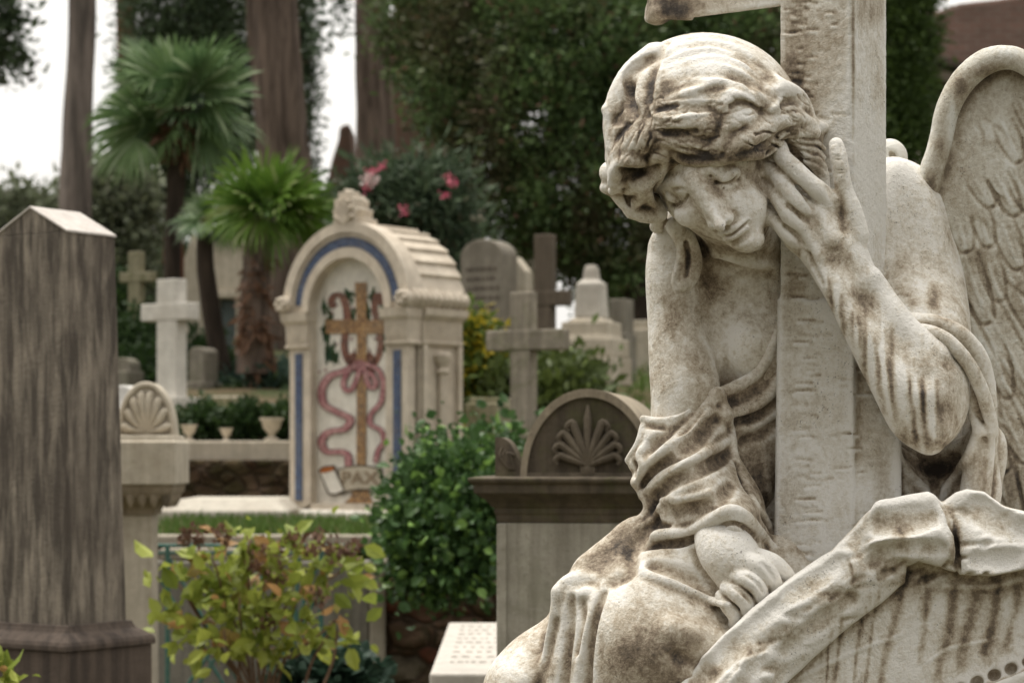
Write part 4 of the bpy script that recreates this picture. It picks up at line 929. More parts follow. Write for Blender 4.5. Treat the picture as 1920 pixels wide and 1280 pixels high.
def pb(px, py, Y, rx, rz, ry=None):      # blob given at photo position, radii in photo px
    s_ = Y/FPX; c = W(px, py, Y); return (c.x, c.y, c.z, rx*s_, (ry if ry else min(rx, rz))*s_, rz*s_)

def bark(name, a, b, sc=1.0):
    t = NT(name); v = t.coord((14*sc, 14*sc, 1.6*sc), obj=False)
    n = t.noise(v, 1.0, 6, .65, .6); f = t.noise(t.coord((40, 40, 8), obj=False), 1.0, 4, .6)
    col = t.mix(t.ramp(n, [(.38, 0), (.64, 1)]), a, b)
    return t.done(col, .9, t.bump(t.math('ADD', n, t.math('MULTIPLY', f, .5)), .03, .8), .15)

def trunk(name, mat, parent, pts, n=14, lobes=5, amp=.12):
    """pts: px,py,Y,r_px ; fluted tapering stem"""
    P = [(W(p[0], p[1], p[2]), p[3]*p[2]/FPX) for p in pts]
    m = MB(); R = []
    Q = sp3([tuple(p)+() for p, r in P], 6); rr = np.interp(np.linspace(0, len(P)-1, len(Q)), range(len(P)), [r for p, r in P])
    for i, (p, r) in enumerate(zip(Q, rr)):
        R.append([(p[0]+r*(1+amp*math.sin(lobes*a+i*.15+p[0])+.05*math.sin(11*a+i*.7))*math.cos(a), p[1]+r*math.sin(a)*(1+amp*math.cos(3*a)), p[2]) for a in [2*PI*k/28 for k in range(28)]])
    m.loft(R); o = m.build(name, mat, None, smooth=True)
    if parent: o.parent = parent; o.matrix_parent_inverse = parent.matrix_world.inverted()
    return o

# ------------------------------------------------------------------ ground
def gz(x, y):
    z = np.interp(y, [-5, 9.95, 10.1, 12.9, 13.3, 15, 18, 25, 40, 90, 500], [0, 0, 1.19, 1.24, 1.42, 1.93, 2.2, 2.9, 3.6, 5, 6])
    return z
def make_ground():
    xs = np.concatenate([np.linspace(-300, -12, 20), np.linspace(-11, 11, 120), np.linspace(12, 300, 20)])
    ys = np.concatenate([np.linspace(-30, 2, 12), np.linspace(2.4, 30, 150), np.linspace(32, 500, 40)])
    X, Yg = np.meshgrid(xs, ys, indexing='ij'); Z = gz(X, Yg)+.02*vnoise(X*2.1, Yg*2.1, 0*X, 5)+.006*vnoise(X*9, Yg*9, 0*X, 6)
    V = np.stack([X, Yg, Z], 2).reshape(-1, 3); a, b = X.shape
    i = np.arange(a*b).reshape(a, b)
    F = np.stack([i[:-1, :-1], i[1:, :-1], i[1:, 1:], i[:-1, 1:]], 2).reshape(-1, 4)
    t = NT('earth'); v = t.coord(obj=False); n = t.noise(v, 2, 6, .65); f = t.noise(v, 25, 6, .7)
    col = t.mix(t.ramp(n, [(.42, 0), (.6, 1)]), (.11, .082, .05), (.055, .075, .03)); col = t.mix(t.math('MULTIPLY', t.ramp(f, [(.5, 0), (.7, 1)]), .6), col, (.16, .12, .08))
    o = raw_mesh('ground', V, F, t.done(col, .95, t.bump(f, .03, .7), .1), None, True); o['kind'] = 'structure'
make_ground()

M_PALE = stone('travertine', (.58, .52, .42), (.20, .155, .10), .25, (.30, .25, .18))
M_WHITE = stone('white_marble', (.70, .67, .61), (.35, .30, .24), .15, (.50, .46, .40))
M_GREY = stone('grey_stone', (.30, .275, .225), (.08, .065, .05), .45, (.13, .115, .09), moss=.25)
M_TOMB = stone('tomb_stone', (.47, .44, .37), (.15, .13, .10), .45, (.20, .18, .14), moss=.2)
M_TOMBD = stone('tomb_cornice', (.15, .122, .088), (.035, .028, .022), .5, (.055, .045, .032), moss=.35)
M_OB = stone('obelisk_stone', (.33, .285, .23), (.046, .038, .032), .85, (.09, .073, .06), wet=(.49, .60), scale=1.1, zs=3.2)
M_OBD = stone('obelisk_base_stone', (.13, .10, .08), (.035, .028, .025), .7, (.06, .045, .036))
M_CROSSG = stone('grey_cross_stone', (.36, .32, .255), (.085, .07, .055), .5, (.12, .11, .08), moss=.4)
M_YEL = stone('lichen_stone', (.32, .295, .20), (.13, .115, .07), .3, (.2, .19, .11), moss=.6)

# ------------------------------------------------------------------ obelisk with gabled top
Y0 = 6.5; s0 = Y0/FPX
ang = math.radians(33)
cn = W(125, 1180, Y0)                                  # front corner of the shaft foot
ob = empty('obelisk', (cn.x, cn.y, 0.0), 'brown rain streaked obelisk with a low white gabled cap, at the left edge', 'obelisk', rz=-ang)
# local frame: x to the right side's depth direction, see below
zt, ze, zb = zpx(383, Y0), zpx(433, Y0), zpx(1172, Y0)
# local +x runs along the left face (towards the viewer's left), local +y along the right face
def obl(a, b): return (-a, b)
wl, wd = .285, .200     # top sizes
wlb, wdb = .33, .250
m = MB()
def sq(a, b, z, off=0): return [(off, -off, z), (off, b+off, z), (-a-off, b+off, z), (-a-off, -off, z)]
m.loft([sq(wlb, wdb, zb-.01, 0), sq(wl, wd, ze, 0)], True)
o1 = m.build('shaft', M_OB, ob, bevel=.004)
m = MB()
g = .004
m.prism([(0, ze), (-wl/2, zt-.004), (-wl, ze)], 0, wd); m.build('gable', M_OB, ob)
m = MB(); m.prism([(g, ze-.004), (g, ze+.004), (-wl/2, zt+.004), (-wl-g, ze+.004), (-wl-g, ze-.004), (-wl/2, zt-.004)], -g, wd+g)
m.build('cap_slab', stone('cap_stone', (.66, .62, .58), (.28, .23, .19), .3, (.4, .35, .3)), ob, bevel=.003)
m = MB()
def sqo(z, o): return [(o, -o, z), (o, wdb+o, z), (-wlb-o, wdb+o, z), (-wlb-o, -o, z)]
m.loft([sqo(zb+.0, .012), sqo(zb-.008, .014), sqo(zb-.02, .02), sqo(zb-.03, .038), sqo(zb-.044, .055), sqo(zb-.055, .06), sqo(zb-.07, .06)])
m.build('base_moulding', M_OBD, ob, bevel=.003)
m = MB(); m.loft([sqo(zb-.07, .052), sqo(.12, .056)]); m.loft([sqo(.12, .12), sqo(0, .12)])
m.build('plinth', M_OBD, ob, bevel=.004)

# ------------------------------------------------------------------ pedestal with shell ornament
Y1 = 8.8
def wb(m, px0, px1, py0, py1, Ya, Yb): return m.box(xpx(px0, Ya), xpx(px1, Ya), Ya, Yb, zpx(py1, Ya), zpx(py0, Ya))
pe = empty('pedestal', (xpx(270, Y1), Y1+.1, 0), 'pale square pedestal topped by a carved shell, behind the brown obelisk', 'pedestal')
def wp(o, p): o.parent = p; o.matrix_parent_inverse = p.matrix_world.inverted(); return o
cx, cy = xpx(246, Y1), Y1+.12
def hs_(px): return px*Y1/FPX
m = MB()
def rr_(h, z): return (cx-h, cx+h, cy-h, cy+h, z)
m.steps([rr_(hs_(37), 0), rr_(hs_(36), zpx(965, Y1))]); wp(m.build('shaft', M_PALE, None, bevel=.006), pe)
m = MB()
m.steps([rr_(hs_(42), zpx(965, Y1)), rr_(hs_(42), zpx(958, Y1)), rr_(hs_(46), zpx(950, Y1)), rr_(hs_(66), zpx(935, Y1)), rr_(hs_(80), zpx(922, Y1)), rr_(hs_(82), zpx(908, Y1))])
for i in range(7):
    m.lathe(cx-hs_(66)+i*hs_(22), cy-hs_(66), [(.001, zpx(952, Y1)), (.016, zpx(940, Y1)), (.021, zpx(926, Y1)), (.014, zpx(912, Y1))], 12)
    m.lathe(cx+hs_(66), cy-hs_(66)+i*hs_(22), [(.001, zpx(952, Y1)), (.016, zpx(940, Y1)), (.021, zpx(926, Y1)), (.014, zpx(912, Y1))], 12)
wp(m.build('capital', stone('capital_stone', (.36, .30, .22), (.13, .09, .05), .3), None, smooth=True), pe)
m = MB(); m.steps([rr_(hs_(88), zpx(908, Y1)), rr_(hs_(88), zpx(828, Y1)), rr_(hs_(82), zpx(826, Y1)), rr_(hs_(80), zpx(816, Y1))])
wp(m.build('block', M_PALE, None, bevel=.005), pe)
m = MB()
scx, scz = xpx(266, Y1), zpx(818, Y1); rx_, rz_ = hs_(54), hs_(104)
pts = [(scx+rx_*math.cos(a), scz+rz_*math.sin(a)) for a in np.linspace(0, PI, 30)]
m.prism(pts, cy-.02, cy+.10)
rim = [(scx+rx_*.95*math.cos(a), cy-.022, scz+rz_*.95*math.sin(a)) for a in np.linspace(0.02, PI-.02, 30)]
m.tube(rim, .012)
for a in np.linspace(.25, PI-.25, 8):
    c_, s_ = math.cos(a), math.sin(a)
    m.tube(sp3([(scx+.01*c_, cy-.02, scz+.02), (scx+rx_*.45*c_+.008*c_, cy-.034, scz+rz_*.42*s_+.006), (scx+rx_*.8*c_, cy-.03, scz+rz_*.78*s_), (scx+rx_*.86*c_+.012, cy-.024, scz+rz_*.80*s_-.01)], 4), [.006, .007, .009, .011, .013, .015, .016, .016, .015, .013, .010, .008, .006], 8)
wp(m.build('shell_ornament', M_PALE, None, smooth=True), pe)

# ------------------------------------------------------------------ box tomb with arched pediment
Y2 = 5.9; rb_ = math.radians(-9)
tc0 = W(1136, 900, Y2)
tb = empty('box_tomb', (tc0.x, tc0.y+.3, 0), 'grey box tomb with dark moulded cornice and arched pediment carved with a palmette', 'tomb', rz=rb_)
k2 = Y2/FPX
def tz(py): return zpx(py, Y2)
hw, hd = 172*k2, .28
m = MB(); m.box(-hw, hw, -hd, hd, 0, tz(980)); m.build('body', M_TOMB, tb, bevel=.004)
m = MB(); m.box(-hw-.004, -hw+.022, -hd-.007, hd, .05, tz(982)); m.box(hw-.022, hw+.004, -hd-.007, hd, .05, tz(982)); m.box(-hw+.022, hw-.022, -hd-.007, -hd+.01, .05, .2)
m.build('panel_frame', M_TOMB, tb, bevel=.003)
def rg(o, z): return (-hw-o, hw+o, -hd-o, hd+o, z)
m = MB(); m.steps([rg(.003, tz(980)), rg(.006, tz(972)), rg(.006, tz(966)), rg(.010, tz(962)), rg(.010, tz(952)), rg(.016, tz(950)), rg(.022, tz(944)), rg(.040, tz(932)), rg(.052, tz(926)), rg(.056, tz(924)), rg(.058, tz(908)), rg(.066, tz(905)), rg(.070, tz(901)), rg(.070, tz(896)), rg(.05, tz(893))])
m.build('cornice', M_TOMBD, tb, bevel=.002)
m = MB(); A = 124*k2; Hh_ = 160*k2; zb_ = tz(893)
arc = [(A*math.cos(a), zb_+Hh_*math.sin(a)) for a in np.linspace(0, PI, 40)]
m.prism(arc, -hd-.012, hd); m.build('pediment', M_TOMBD, tb, smooth=True)
m = MB()
o_ = [(A*1.03*math.cos(a), zb_+Hh_*1.03*math.sin(a)) for a in np.linspace(0, PI, 40)]; i_ = [(A*.93*math.cos(a), zb_+Hh_*.93*math.sin(a)) for a in np.linspace(0, PI, 40)]
R = [[(o_[i][0], -hd-.024, o_[i][1]), (i_[i][0], -hd-.024, i_[i][1]), (i_[i][0], -hd-.005, i_[i][1]), (o_[i][0], hd, o_[i][1])] for i in range(40)]
m.loft(R); m.build('arch_rim', stone('arch_rim_stone', (.40, .34, .25), (.10, .08, .06), .5, (.2, .165, .12)), tb, smooth=True)
m = MB(); m.box(-A, A, -hd-.022, -hd-.008, zb_, zb_+.010)
m.tube([(0, -hd-.016, zb_+.015), (0, -hd-.022, zb_+.08), (0, -hd-.022, zb_+.15), (0, -hd-.018, zb_+.185)], [.012, .010, .011, .004])
for s_ in (-1, 1):
    for i, (a0, L_, cu) in enumerate(((.42, .062, .7), (.74, .078, .65), (1.02, .094, .6), (1.28, .112, .5))):
        dx, dz = math.sin(PI/2-a0), math.cos(PI/2-a0)
        p0 = Vector((0, -hd-.018, zb_+.028)); q = [p0]
        for t in (.3, .6, .85, 1.0):
            q.append(p0+Vector((s_*L_*t*dx*(1+.25*t), -.008, L_*t*dz*(1.1-.05*t))))
        e = q[-1]; q.append(e+Vector((s_*.014, 0, -.012))); q.append(e+Vector((s_*.008, 0, -.024)))
        pp = sp3(q, 3); n_ = len(pp)
        m.tube(pp, [.0045+.0065*math.sin(PI*min(1, i2/(n_-1)*.9+.08)) for i2 in range(n_)], 8)
m.lathe(0, zb_+.02, [(.001, -hd-.03), (.02, -hd-.024), (.024, -hd-.01)], 16, 'y')
m.build('palmette', stone('palmette_stone', (.20, .165, .12), (.06, .048, .036), .5), [o for o in tb.children if o.name.startswith('pediment')][0], smooth=True)
for s_ in (-1, 1):
    m = MB(); x0 = s_*(176*k2); x1 = s_*(128*k2); h_ = 74*k2
    prof = [(x0, zb_)]+[(x0+(x1-x0)*t, zb_+h_*math.cos((t*.9)**1.6*PI/2)) for t in np.linspace(0, 1, 12)]+[(x1, zb_)]
    m.prism(prof, -hd-.02, -hd+.06)
    c_ = Vector((x0+(x1-x0)*.42, -hd-.022, zb_+h_*.38))
    for k_ in range(4):
        m.tube(sp3([c_+Vector((s_*-.010+ (x1-x0)*.1*k_*.6, 0, -.02)), c_+Vector(((x1-x0)*(.13*k_-.22), -.002, .014+.002*k_)), c_+Vector(((x1-x0)*(.15*k_-.12), 0, .036-.007*k_))], 4), .0045)
    m.build('corner_ornament', M_TOMBD, tb, smooth=True)

# ------------------------------------------------------------------ inscribed flat slab
Ya, Yb = 6.6, 8.6; zs = zpx(1262, Ya)
sl = empty('grave_slab', (xpx(870, Ya), 7.6, 0), 'white grave slab with worn inscription lying beside the box tomb', 'grave slab')
m = MB(); m.box(xpx(805, Ya), xpx(805, Ya)+.75, Ya, Yb, zs-.07, zs); wp(m.build('top_slab', stone('slab_marble', (.56, .525, .475), (.40, .36, .31), .15, (.55, .51, .46)), None, bevel=.008), sl)
m = MB(); m.box(xpx(812, Ya), xpx(805, Ya)+.73, Ya+.03, Yb-.03, 0, zs-.07); wp(m.build('base', M_TOMB, None), sl)
m = MB(); rl = random.Random(3)
for i in range(9):
    y_ = Ya+.35+i*.18; x_ = xpx(805, Ya)+.05
    while x_ < xpx(805, Ya)+.5:
        w_ = rl.uniform(.008, .024); m.box(x_, x_+w_, y_, y_+.045*rl.uniform(.7, 1), zs+.0006, zs+.0016); x_ += w_+rl.uniform(.006, .02)
wp(m.build('inscription', stone('faded_lettering', (.40, .365, .32), (.34, .3, .26), .3), None), sl)
# ------------------------------------------------------------------ mosaic tomb (PAX)
XL, YL, XR, YR = -1.181, 12.0, -0.515, 11.45
wT = math.hypot(XR-XL, YR-YL); aT = math.atan2(YR-YL, XR-XL)
zB = 1.6-117*11.7/FPX
pax = empty('mosaic_tomb', (XL, YL, zB), 'arched travertine tomb with blue bands and a painted gold cross tied with pink ribbon', 'tomb', rz=aT)
eu = Vector((math.cos(aT), math.sin(aT), 0)); ev = Vector((-math.sin(aT), math.cos(aT), 0))
org = Vector((XL, YL, zB)); camp = Vector((0, 0, HZ))
def onp(px, py, v=0.0):               # photo position -> (u, height) on the plane at depth v behind the front
    d = W(px, py, 1.0)-camp; p0 = org+ev*v
    t = (p0-camp).dot(ev)/d.dot(ev); q_ = camp+d*t-org
    return q_.dot(eu), q_.z
def zof(px, py): return onp(px, py)[1]
M_PAX = stone('tomb_travertine', (.70, .62, .51), (.26, .20, .14), .22, (.40, .33, .25))
M_PAN = stone('plaster_panel', (.80, .76, .68), (.40, .35, .29), .12, (.52, .47, .39))
M_BLUE = mosaic('blue_mosaic', (.035, .068, .16), (.02, .035, .09), (.07, .12, .22))
M_GOLD = mosaic('gold_mosaic', (.27, .135, .045), (.14, .07, .03), (.42, .25, .10))
M_PINK = mosaic('pink_mosaic', (.40, .16, .17), (.26, .08, .10), (.55, .32, .31))
M_PINKD = mosaic('dark_pink_mosaic', (.19, .05, .065), (.12, .03, .04), (.28, .10, .11))
M_RED = mosaic('red_brown_mosaic', (.16, .05, .03), (.08, .025, .02), (.25, .09, .05))
M_LEAF = stone('green_mosaic', (.05, .085, .035), (.04, .05, .02), .2, (.03, .10, .07), scale=5)
M_INK = stone('dark_mosaic', (.10, .075, .05), (.05, .04, .03), .2)
hs2 = zof(765, 574)                   # springing height
uc, Ro, Ri = wT/2, wT/2, .268
ds = .40
# front plate with the arched opening
def archline(r, u0, u1, zb_, n=36, sx=1.0):
    L_ = [(u0, zb_+(hs2-zb_)*t) for t in np.linspace(0, 1, 8, endpoint=False)]
    L_ += [(uc-r*sx*math.cos(a), hs2+r*math.sin(a)) for a in np.linspace(0, PI, n)]
    L_ += [(u1, hs2+(zb_-hs2)*t) for t in np.linspace(0, 1, 9)[1:]]
    return L_
O = archline(Ro-.012, .012, wT-.012, 0); I = archline(Ri, uc-Ri, uc+Ri, 0.06)
m = MB(); m.loft([[(o[0], 0, o[1]), (i[0], 0, i[1]), (i[0], .052, i[1]), (o[0], .052, o[1])] for o, i in zip(O, I)])
m.box(uc-Ri-.001, uc+Ri+.001, .003, .055, 0, .062)
m.build('front_frame', M_PAX, pax, smooth=True)
m = MB(); m.prism(archline(Ri+.02, uc-Ri-.02, uc+Ri+.02, .03), .050, .0865); PANEL = m.build('niche_panel', M_PAN, pax)
m = MB(); m.box(.014, wT-.014, .087, ds, 0, hs2)
m.build('core', M_PAX, pax, bevel=.004)
# barrel roof with courses
ring = []
N = 130
for v in (-.012, ds+.012):
    rr = []
    for i in range(N+1):
        a = PI*i/N; k_ = (i*17/N) % 1.0; r = Ro+.004+.018*k_
        rr.append((uc-r*math.cos(a), v, hs2+r*math.sin(a)))
    ring.append(rr+[(uc+(Ro-.02)*math.cos(PI*i/20), v, hs2+(Ro-.02)*math.sin(PI*i/20)) for i in range(21)])
m = MB(); m.loft([[(p[0], .09 if j == 0 else p[1], p[2]) for p in rr] for j, rr in enumerate(ring)]); m.build('barrel_roof', M_PAX, pax)
m = MB()
def band(m, r0, r1, v0, v1, a0=0.0, a1=PI, n=40):
    m.loft([[(uc-r1*math.cos(a), v0, hs2+r1*math.sin(a)), (uc-r0*math.cos(a), v0, hs2+r0*math.sin(a)), (uc-r0*math.cos(a), v1, hs2+r0*math.sin(a)), (uc-r1*math.cos(a), v1, hs2+r1*math.sin(a))] for a in np.linspace(a0, a1, n)])
band(m, Ro-.035, Ro+.02, -.022, .09); band(m, Ri+.0, Ri+.05, -.018, .02); band(m, Ro-.055, Ro-.042, -.012, .01)
m.build('arch_moulding', M_PAX, pax, smooth=True)
m = MB(); band(m, Ri+.056, Ro-.062, -.008, .01, .10, PI-.10); m.build('blue_arch_band', M_BLUE, pax)
for u0 in (.058, wT-.108):
    m = MB(); m.box(u0, u0+.050, -.007, .01, .075, zof(765, 655)); m.build('blue_strip', M_BLUE, pax)
# capitals, volutes, plinth, finial, side column
z1, z2, z3 = hs2-.005, zof(765, 600), zof(765, 645)
for u0, u1 in ((-.0, .155), (wT-.155, wT)):
    m = MB()
    m.steps([(u0-.004, u1+.004, -.014, .084, z3), (u0-.008, u1+.008, -.02, .084, z3+.012), (u0, u1, -.012, .084, z3+.02), (u0-.004, u1+.004, -.016, .084, z2), (u0-.02, u1+.012, -.034, .084, z2+.022), (u0-.024, u1+.014, -.04, .084, z1)])
    for i in range(6): m.lathe(u0+.013+i*.026, -.014, [(.007, z3+.022), (.010, z3+.05), (.010, z2-.006)], 8)
    m.build('capital', M_PAX, pax, smooth=False)
m = MB()
m.steps([(wT-.02, wT+.004, .09, ds, z3), (wT-.02, wT+.012, .09, ds+.006, z3+.014), (wT-.02, wT+.004, .09, ds, z3+.022), (wT-.02, wT+.004, .09, ds, z2), (wT-.02, wT+.03, .09, ds+.02, z2+.03), (wT-.02, wT+.034, .09, ds+.024, z1)])
for i in range(10): m.lathe(wT+.002, .10+i*.031, [(.008, z3+.024), (.011, z3+.05), (.011, z2-.004)], 8)
m.build('side_capital', M_PAX, pax)
for u0 in (.006, wT-.004):
    m = MB(); m.lathe(u0, hs2+.04, [(.001, -.07), (.026, -.068), (.034, -.055), (.044, -.050), (.044, -.03), (.038, -.02), (.038, ds+.0), (.044, ds+.01), (.044, ds+.02), (.03, ds+.03)], 22, 'y')
    for i in range(9): m.lathe(u0, hs2+.042, [(.040, i*.043), (.052, i*.043+.012), (.052, i*.043+.028), (.040, i*.043+.038)], 14, 'y', .06, 5)
    for k_ in range(6):
        a = k_*PI/3; m.lathe(u0+.026*math.cos(a), hs2+.04+.026*math.sin(a), [(.001, -.080), (.012, -.075), (.014, -.06)], 8, 'y')
    m.build('volute', M_PAX, pax, smooth=True)
m = MB(); m.steps([(wT-.01, wT+.008, .10, .13, .05), (wT-.01, wT+.008, .10, .13, z3)]); m.steps([(wT-.01, wT+.008, ds-.03, ds, .05), (wT-.01, wT+.008, ds-.03, ds, z3)])
zc = zof(765, 700)
m.lathe(wT+.006, .245, [(.022, .05), (.022, zc), (.036, zc+.01), (.036, zc+.022), (.026, zc+.03), (.030, zc+.05), (.045, zc+.07), (.048, zc+.10), (.03, zc+.115)], 16, 'z', .05, 4)
m.build('side_column', M_PAX, pax, smooth=True)
m = MB(); m.steps([(-.03, wT+.03, -.04, ds+.03, -.02), (-.03, wT+.03, -.04, ds+.03, .015), (-.012, wT+.012, -.02, ds+.012, .03)]); m.steps([(-.05, wT+.05, -.08, ds+.05, -.22), (-.05, wT+.05, -.08, ds+.05, -.021)])
m.build('plinth', M_PAN, pax, bevel=.006)
m = MB(); zf0 = hs2+Ro
fan = [(uc-.075, zf0-.01), (uc-.085, zf0+.03), (uc-.07, zf0+.035), (uc-.09, zf0+.08), (uc-.075, zf0+.09), (uc-.078, zf0+.135), (uc-.05, zf0+.14), (uc-.045, zf0+.175), (uc-.015, zf0+.17), (uc, zf0+.19), (uc+.015, zf0+.17), (uc+.045, zf0+.175), (uc+.05, zf0+.14), (uc+.078, zf0+.135), (uc+.075, zf0+.09), (uc+.09, zf0+.08), (uc+.07, zf0+.035), (uc+.085, zf0+.03), (uc+.075, zf0-.01)]
m.prism(fan, -.02, .045)
for a in np.linspace(.25, PI-.25, 7): m.tube([(uc, -.022, zf0+.01), (uc-.065*math.cos(a), -.03, zf0+.02+.12*math.sin(a))], [.006, .013], 8)
m.steps([(uc-.05, uc+.05, .045, .16, zf0-.02), (uc-.055, uc+.055, .045, .17, zf0+.035), (uc-.04, uc+.04, .045, .145, zf0+.045), (uc-.045, uc+.045, .045, .15, zf0+.085), (uc-.033, uc+.033, .045, .125, zf0+.095), (uc-.036, uc+.036, .045, .13, zf0+.13), (uc-.02, uc+.02, .045, .10, zf0+.16)])
m.build('palmette_finial', M_PAX, pax, bevel=.006)
# the painted picture, laid on the niche panel
VP = .050
def zq(zx, zy): return onp(500+zx/2.031, 330+zy/2.031, VP)
def flat(name, mat, polys, d, label=None):
    m = MB()
    for P in polys:
        q_ = [zq(*p) for p in P]; m.prism(q_, VP-d, VP-d+.0012)
    return m.build(name, mat, PANEL, label=label)
def ribbon(pts, w, off=0):
    P = sp3([(a, b, 0) for a, b in pts], 6); n_ = len(P); Lf, Rt = [], []
    for i in range(n_):
        dx = P[min(i+1, n_-1)][0]-P[max(i-1, 0)][0]; dy = P[min(i+1, n_-1)][1]-P[max(i-1, 0)][1]; l_ = math.hypot(dx, dy)+1e-6
        ww = w*(.75+.35*abs(dy/l_))*.5 if not hasattr(w, '__call__') else w(i/(n_-1))
        Lf.append((P[i][0]-dy/l_*ww+off, P[i][1]+dx/l_*ww)); Rt.append((P[i][0]+dy/l_*ww+off, P[i][1]-dx/l_*ww))
    return [(Lf[i], Lf[i+1], Rt[i+1], Rt[i]) for i in range(n_-1)]
ly = [(262, 500), (248, 478), (262, 455), (288, 458), (304, 500), (306, 560), (298, 620), (300, 670), (318, 710), (350, 735)]
ry = [(440, 490), (432, 455), (418, 460), (412, 510), (424, 570), (434, 630), (428, 680), (408, 715), (375, 735)]
flat('lyre', M_RED, ribbon(ly, 26)+ribbon(ry, 22)+[[(305, 690), (335, 665), (360, 700), (395, 668), (420, 695), (412, 760), (360, 745), (310, 745)], [(328, 690), (335, 650), (342, 690)], [(385, 690), (392, 650), (400, 690)]], .003)
lv = []
rl = random.Random(5)
for cx_, cy_, n_ in ((232, 500, 7), (222, 590, 6), (245, 665, 9), (265, 700, 6), (318, 455, 5), (322, 520, 5), (400, 450, 4), (436, 520, 5), (440, 640, 7), (400, 520, 3), (238, 545, 5)):
    for i in range(n_):
        a = rl.uniform(0, 6.28); l_ = rl.uniform(22, 40); x_, y_ = cx_+rl.uniform(-14, 14), cy_+rl.uniform(-24, 24)
        dx, dy = math.cos(a)*l_*.5, math.sin(a)*l_
        lv.append([(x_-dx, y_-dy), (x_-dy*.28, y_+dx*.35), (x_+dx, y_+dy), (x_+dy*.28, y_-dx*.35)])
flat('laurel_leaves', M_LEAF, lv, .0015)
for x_, y_ in ((203, 745), (225, 738), (240, 560), (325, 620), (330, 500), (268, 640), (415, 620), (437, 590), (250, 520)):
    flat('berry', M_PINKD, [[(x_+5*math.cos(a), y_+5*math.sin(a)) for a in np.linspace(0, 5.6, 8)]], .0045)
flat('gold_cross', M_GOLD, [[(338, 405), (384, 405), (383, 548), (449, 548), (449, 600), (383, 600), (380, 1190), (344, 1190), (346, 600), (228, 600), (228, 545), (345, 548)], [(330, 1190), (388, 1190), (398, 1222), (408, 1245), (296, 1245), (322, 1222)]], .006)
rbn = [[(362, 705), (330, 725), (300, 770), (298, 805), (318, 818), (340, 790), (366, 715)], [(362, 705), (378, 740), (386, 780), (400, 806), (418, 800), (412, 765), (380, 745)],
       [(358, 712), (300, 742), (245, 762), (214, 810), (222, 868), (275, 900), (322, 925), (300, 962), (240, 975), (212, 1010), (232, 1048), (285, 1050), (312, 1064), (316, 1104)], [(372, 715), (425, 735), (448, 790), (438, 860), (402, 905), (400, 945), (438, 968), (450, 1010), (428, 1045), (418, 1090)]]
flat('ribbon_outline', M_PINKD, [p for r_ in rbn for p in ribbon(r_, 29 if len(r_) > 10 else 21)], .008)
flat('ribbon', M_PINK, [p for r_ in rbn for p in ribbon(r_, 20 if len(r_) > 10 else 13, 1)], .010)
bn = [(282, 1118), (320, 1108), (360, 1105), (400, 1108), (438, 1116), (444, 1200), (400, 1190), (360, 1188), (320, 1194), (288, 1206)]
bo = [(278, 1112), (320, 1102), (360, 1099), (402, 1102), (444, 1110), (450, 1208), (400, 1197), (360, 1195), (320, 1201), (284, 1214)]
flat('banner_edge', M_INK, [bo], .010); flat('banner', stone('banner_mosaic', (.52, .46, .36), (.35, .3, .22), .2), [bn], .012)
flat('scroll_edge', M_INK, [[(202, 1118), (222, 1104), (262, 1100), (272, 1112), (306, 1200), (270, 1216), (240, 1212)]], .0125)
flat('scroll_roll', M_PAN, [[(212, 1128), (264, 1120), (298, 1196), (268, 1208), (246, 1206)]], .014)
flat('scroll_end', stone('orange_mosaic', (.45, .16, .04), (.25, .06, .02), .2), [[(208, 1124), (224, 1109), (258, 1105), (266, 1114), (250, 1124), (222, 1130)]], .0155)
def text(s_, size, u, z_, v_, parent, mat, sx=1.0, name='lettering'):
    cu = bpy.data.curves.new('t', 'FONT'); cu.body = s_; cu.size = size; cu.extrude = .0008; cu.align_x = 'CENTER'; cu.align_y = 'CENTER'; cu.offset = .0012
    t_ = bpy.data.objects.new('t', cu); SC.collection.objects.link(t_); bpy.context.view_layer.update()
    me = bpy.data.meshes.new_from_object(t_.evaluated_get(bpy.context.evaluated_depsgraph_get())); bpy.data.objects.remove(t_)
    me.name = name; me.materials.clear(); me.materials.append(mat)
    o = bpy.data.objects.new(name, me); SC.collection.objects.link(o); o.parent = parent
    o.location = (u, v_, z_); o.rotation_euler = (PI/2, 0, 0); o.scale = (sx, 1, 1); return o
ut, zt_ = zq(360, 1150); uw = zq(425, 1150)[0]-zq(298, 1150)[0]
text('PAX', .088, ut, zt_, VP-.0145, PANEL, stone('faded_letters', (.27, .20, .13), (.16, .12, .08), .3), uw/.15)

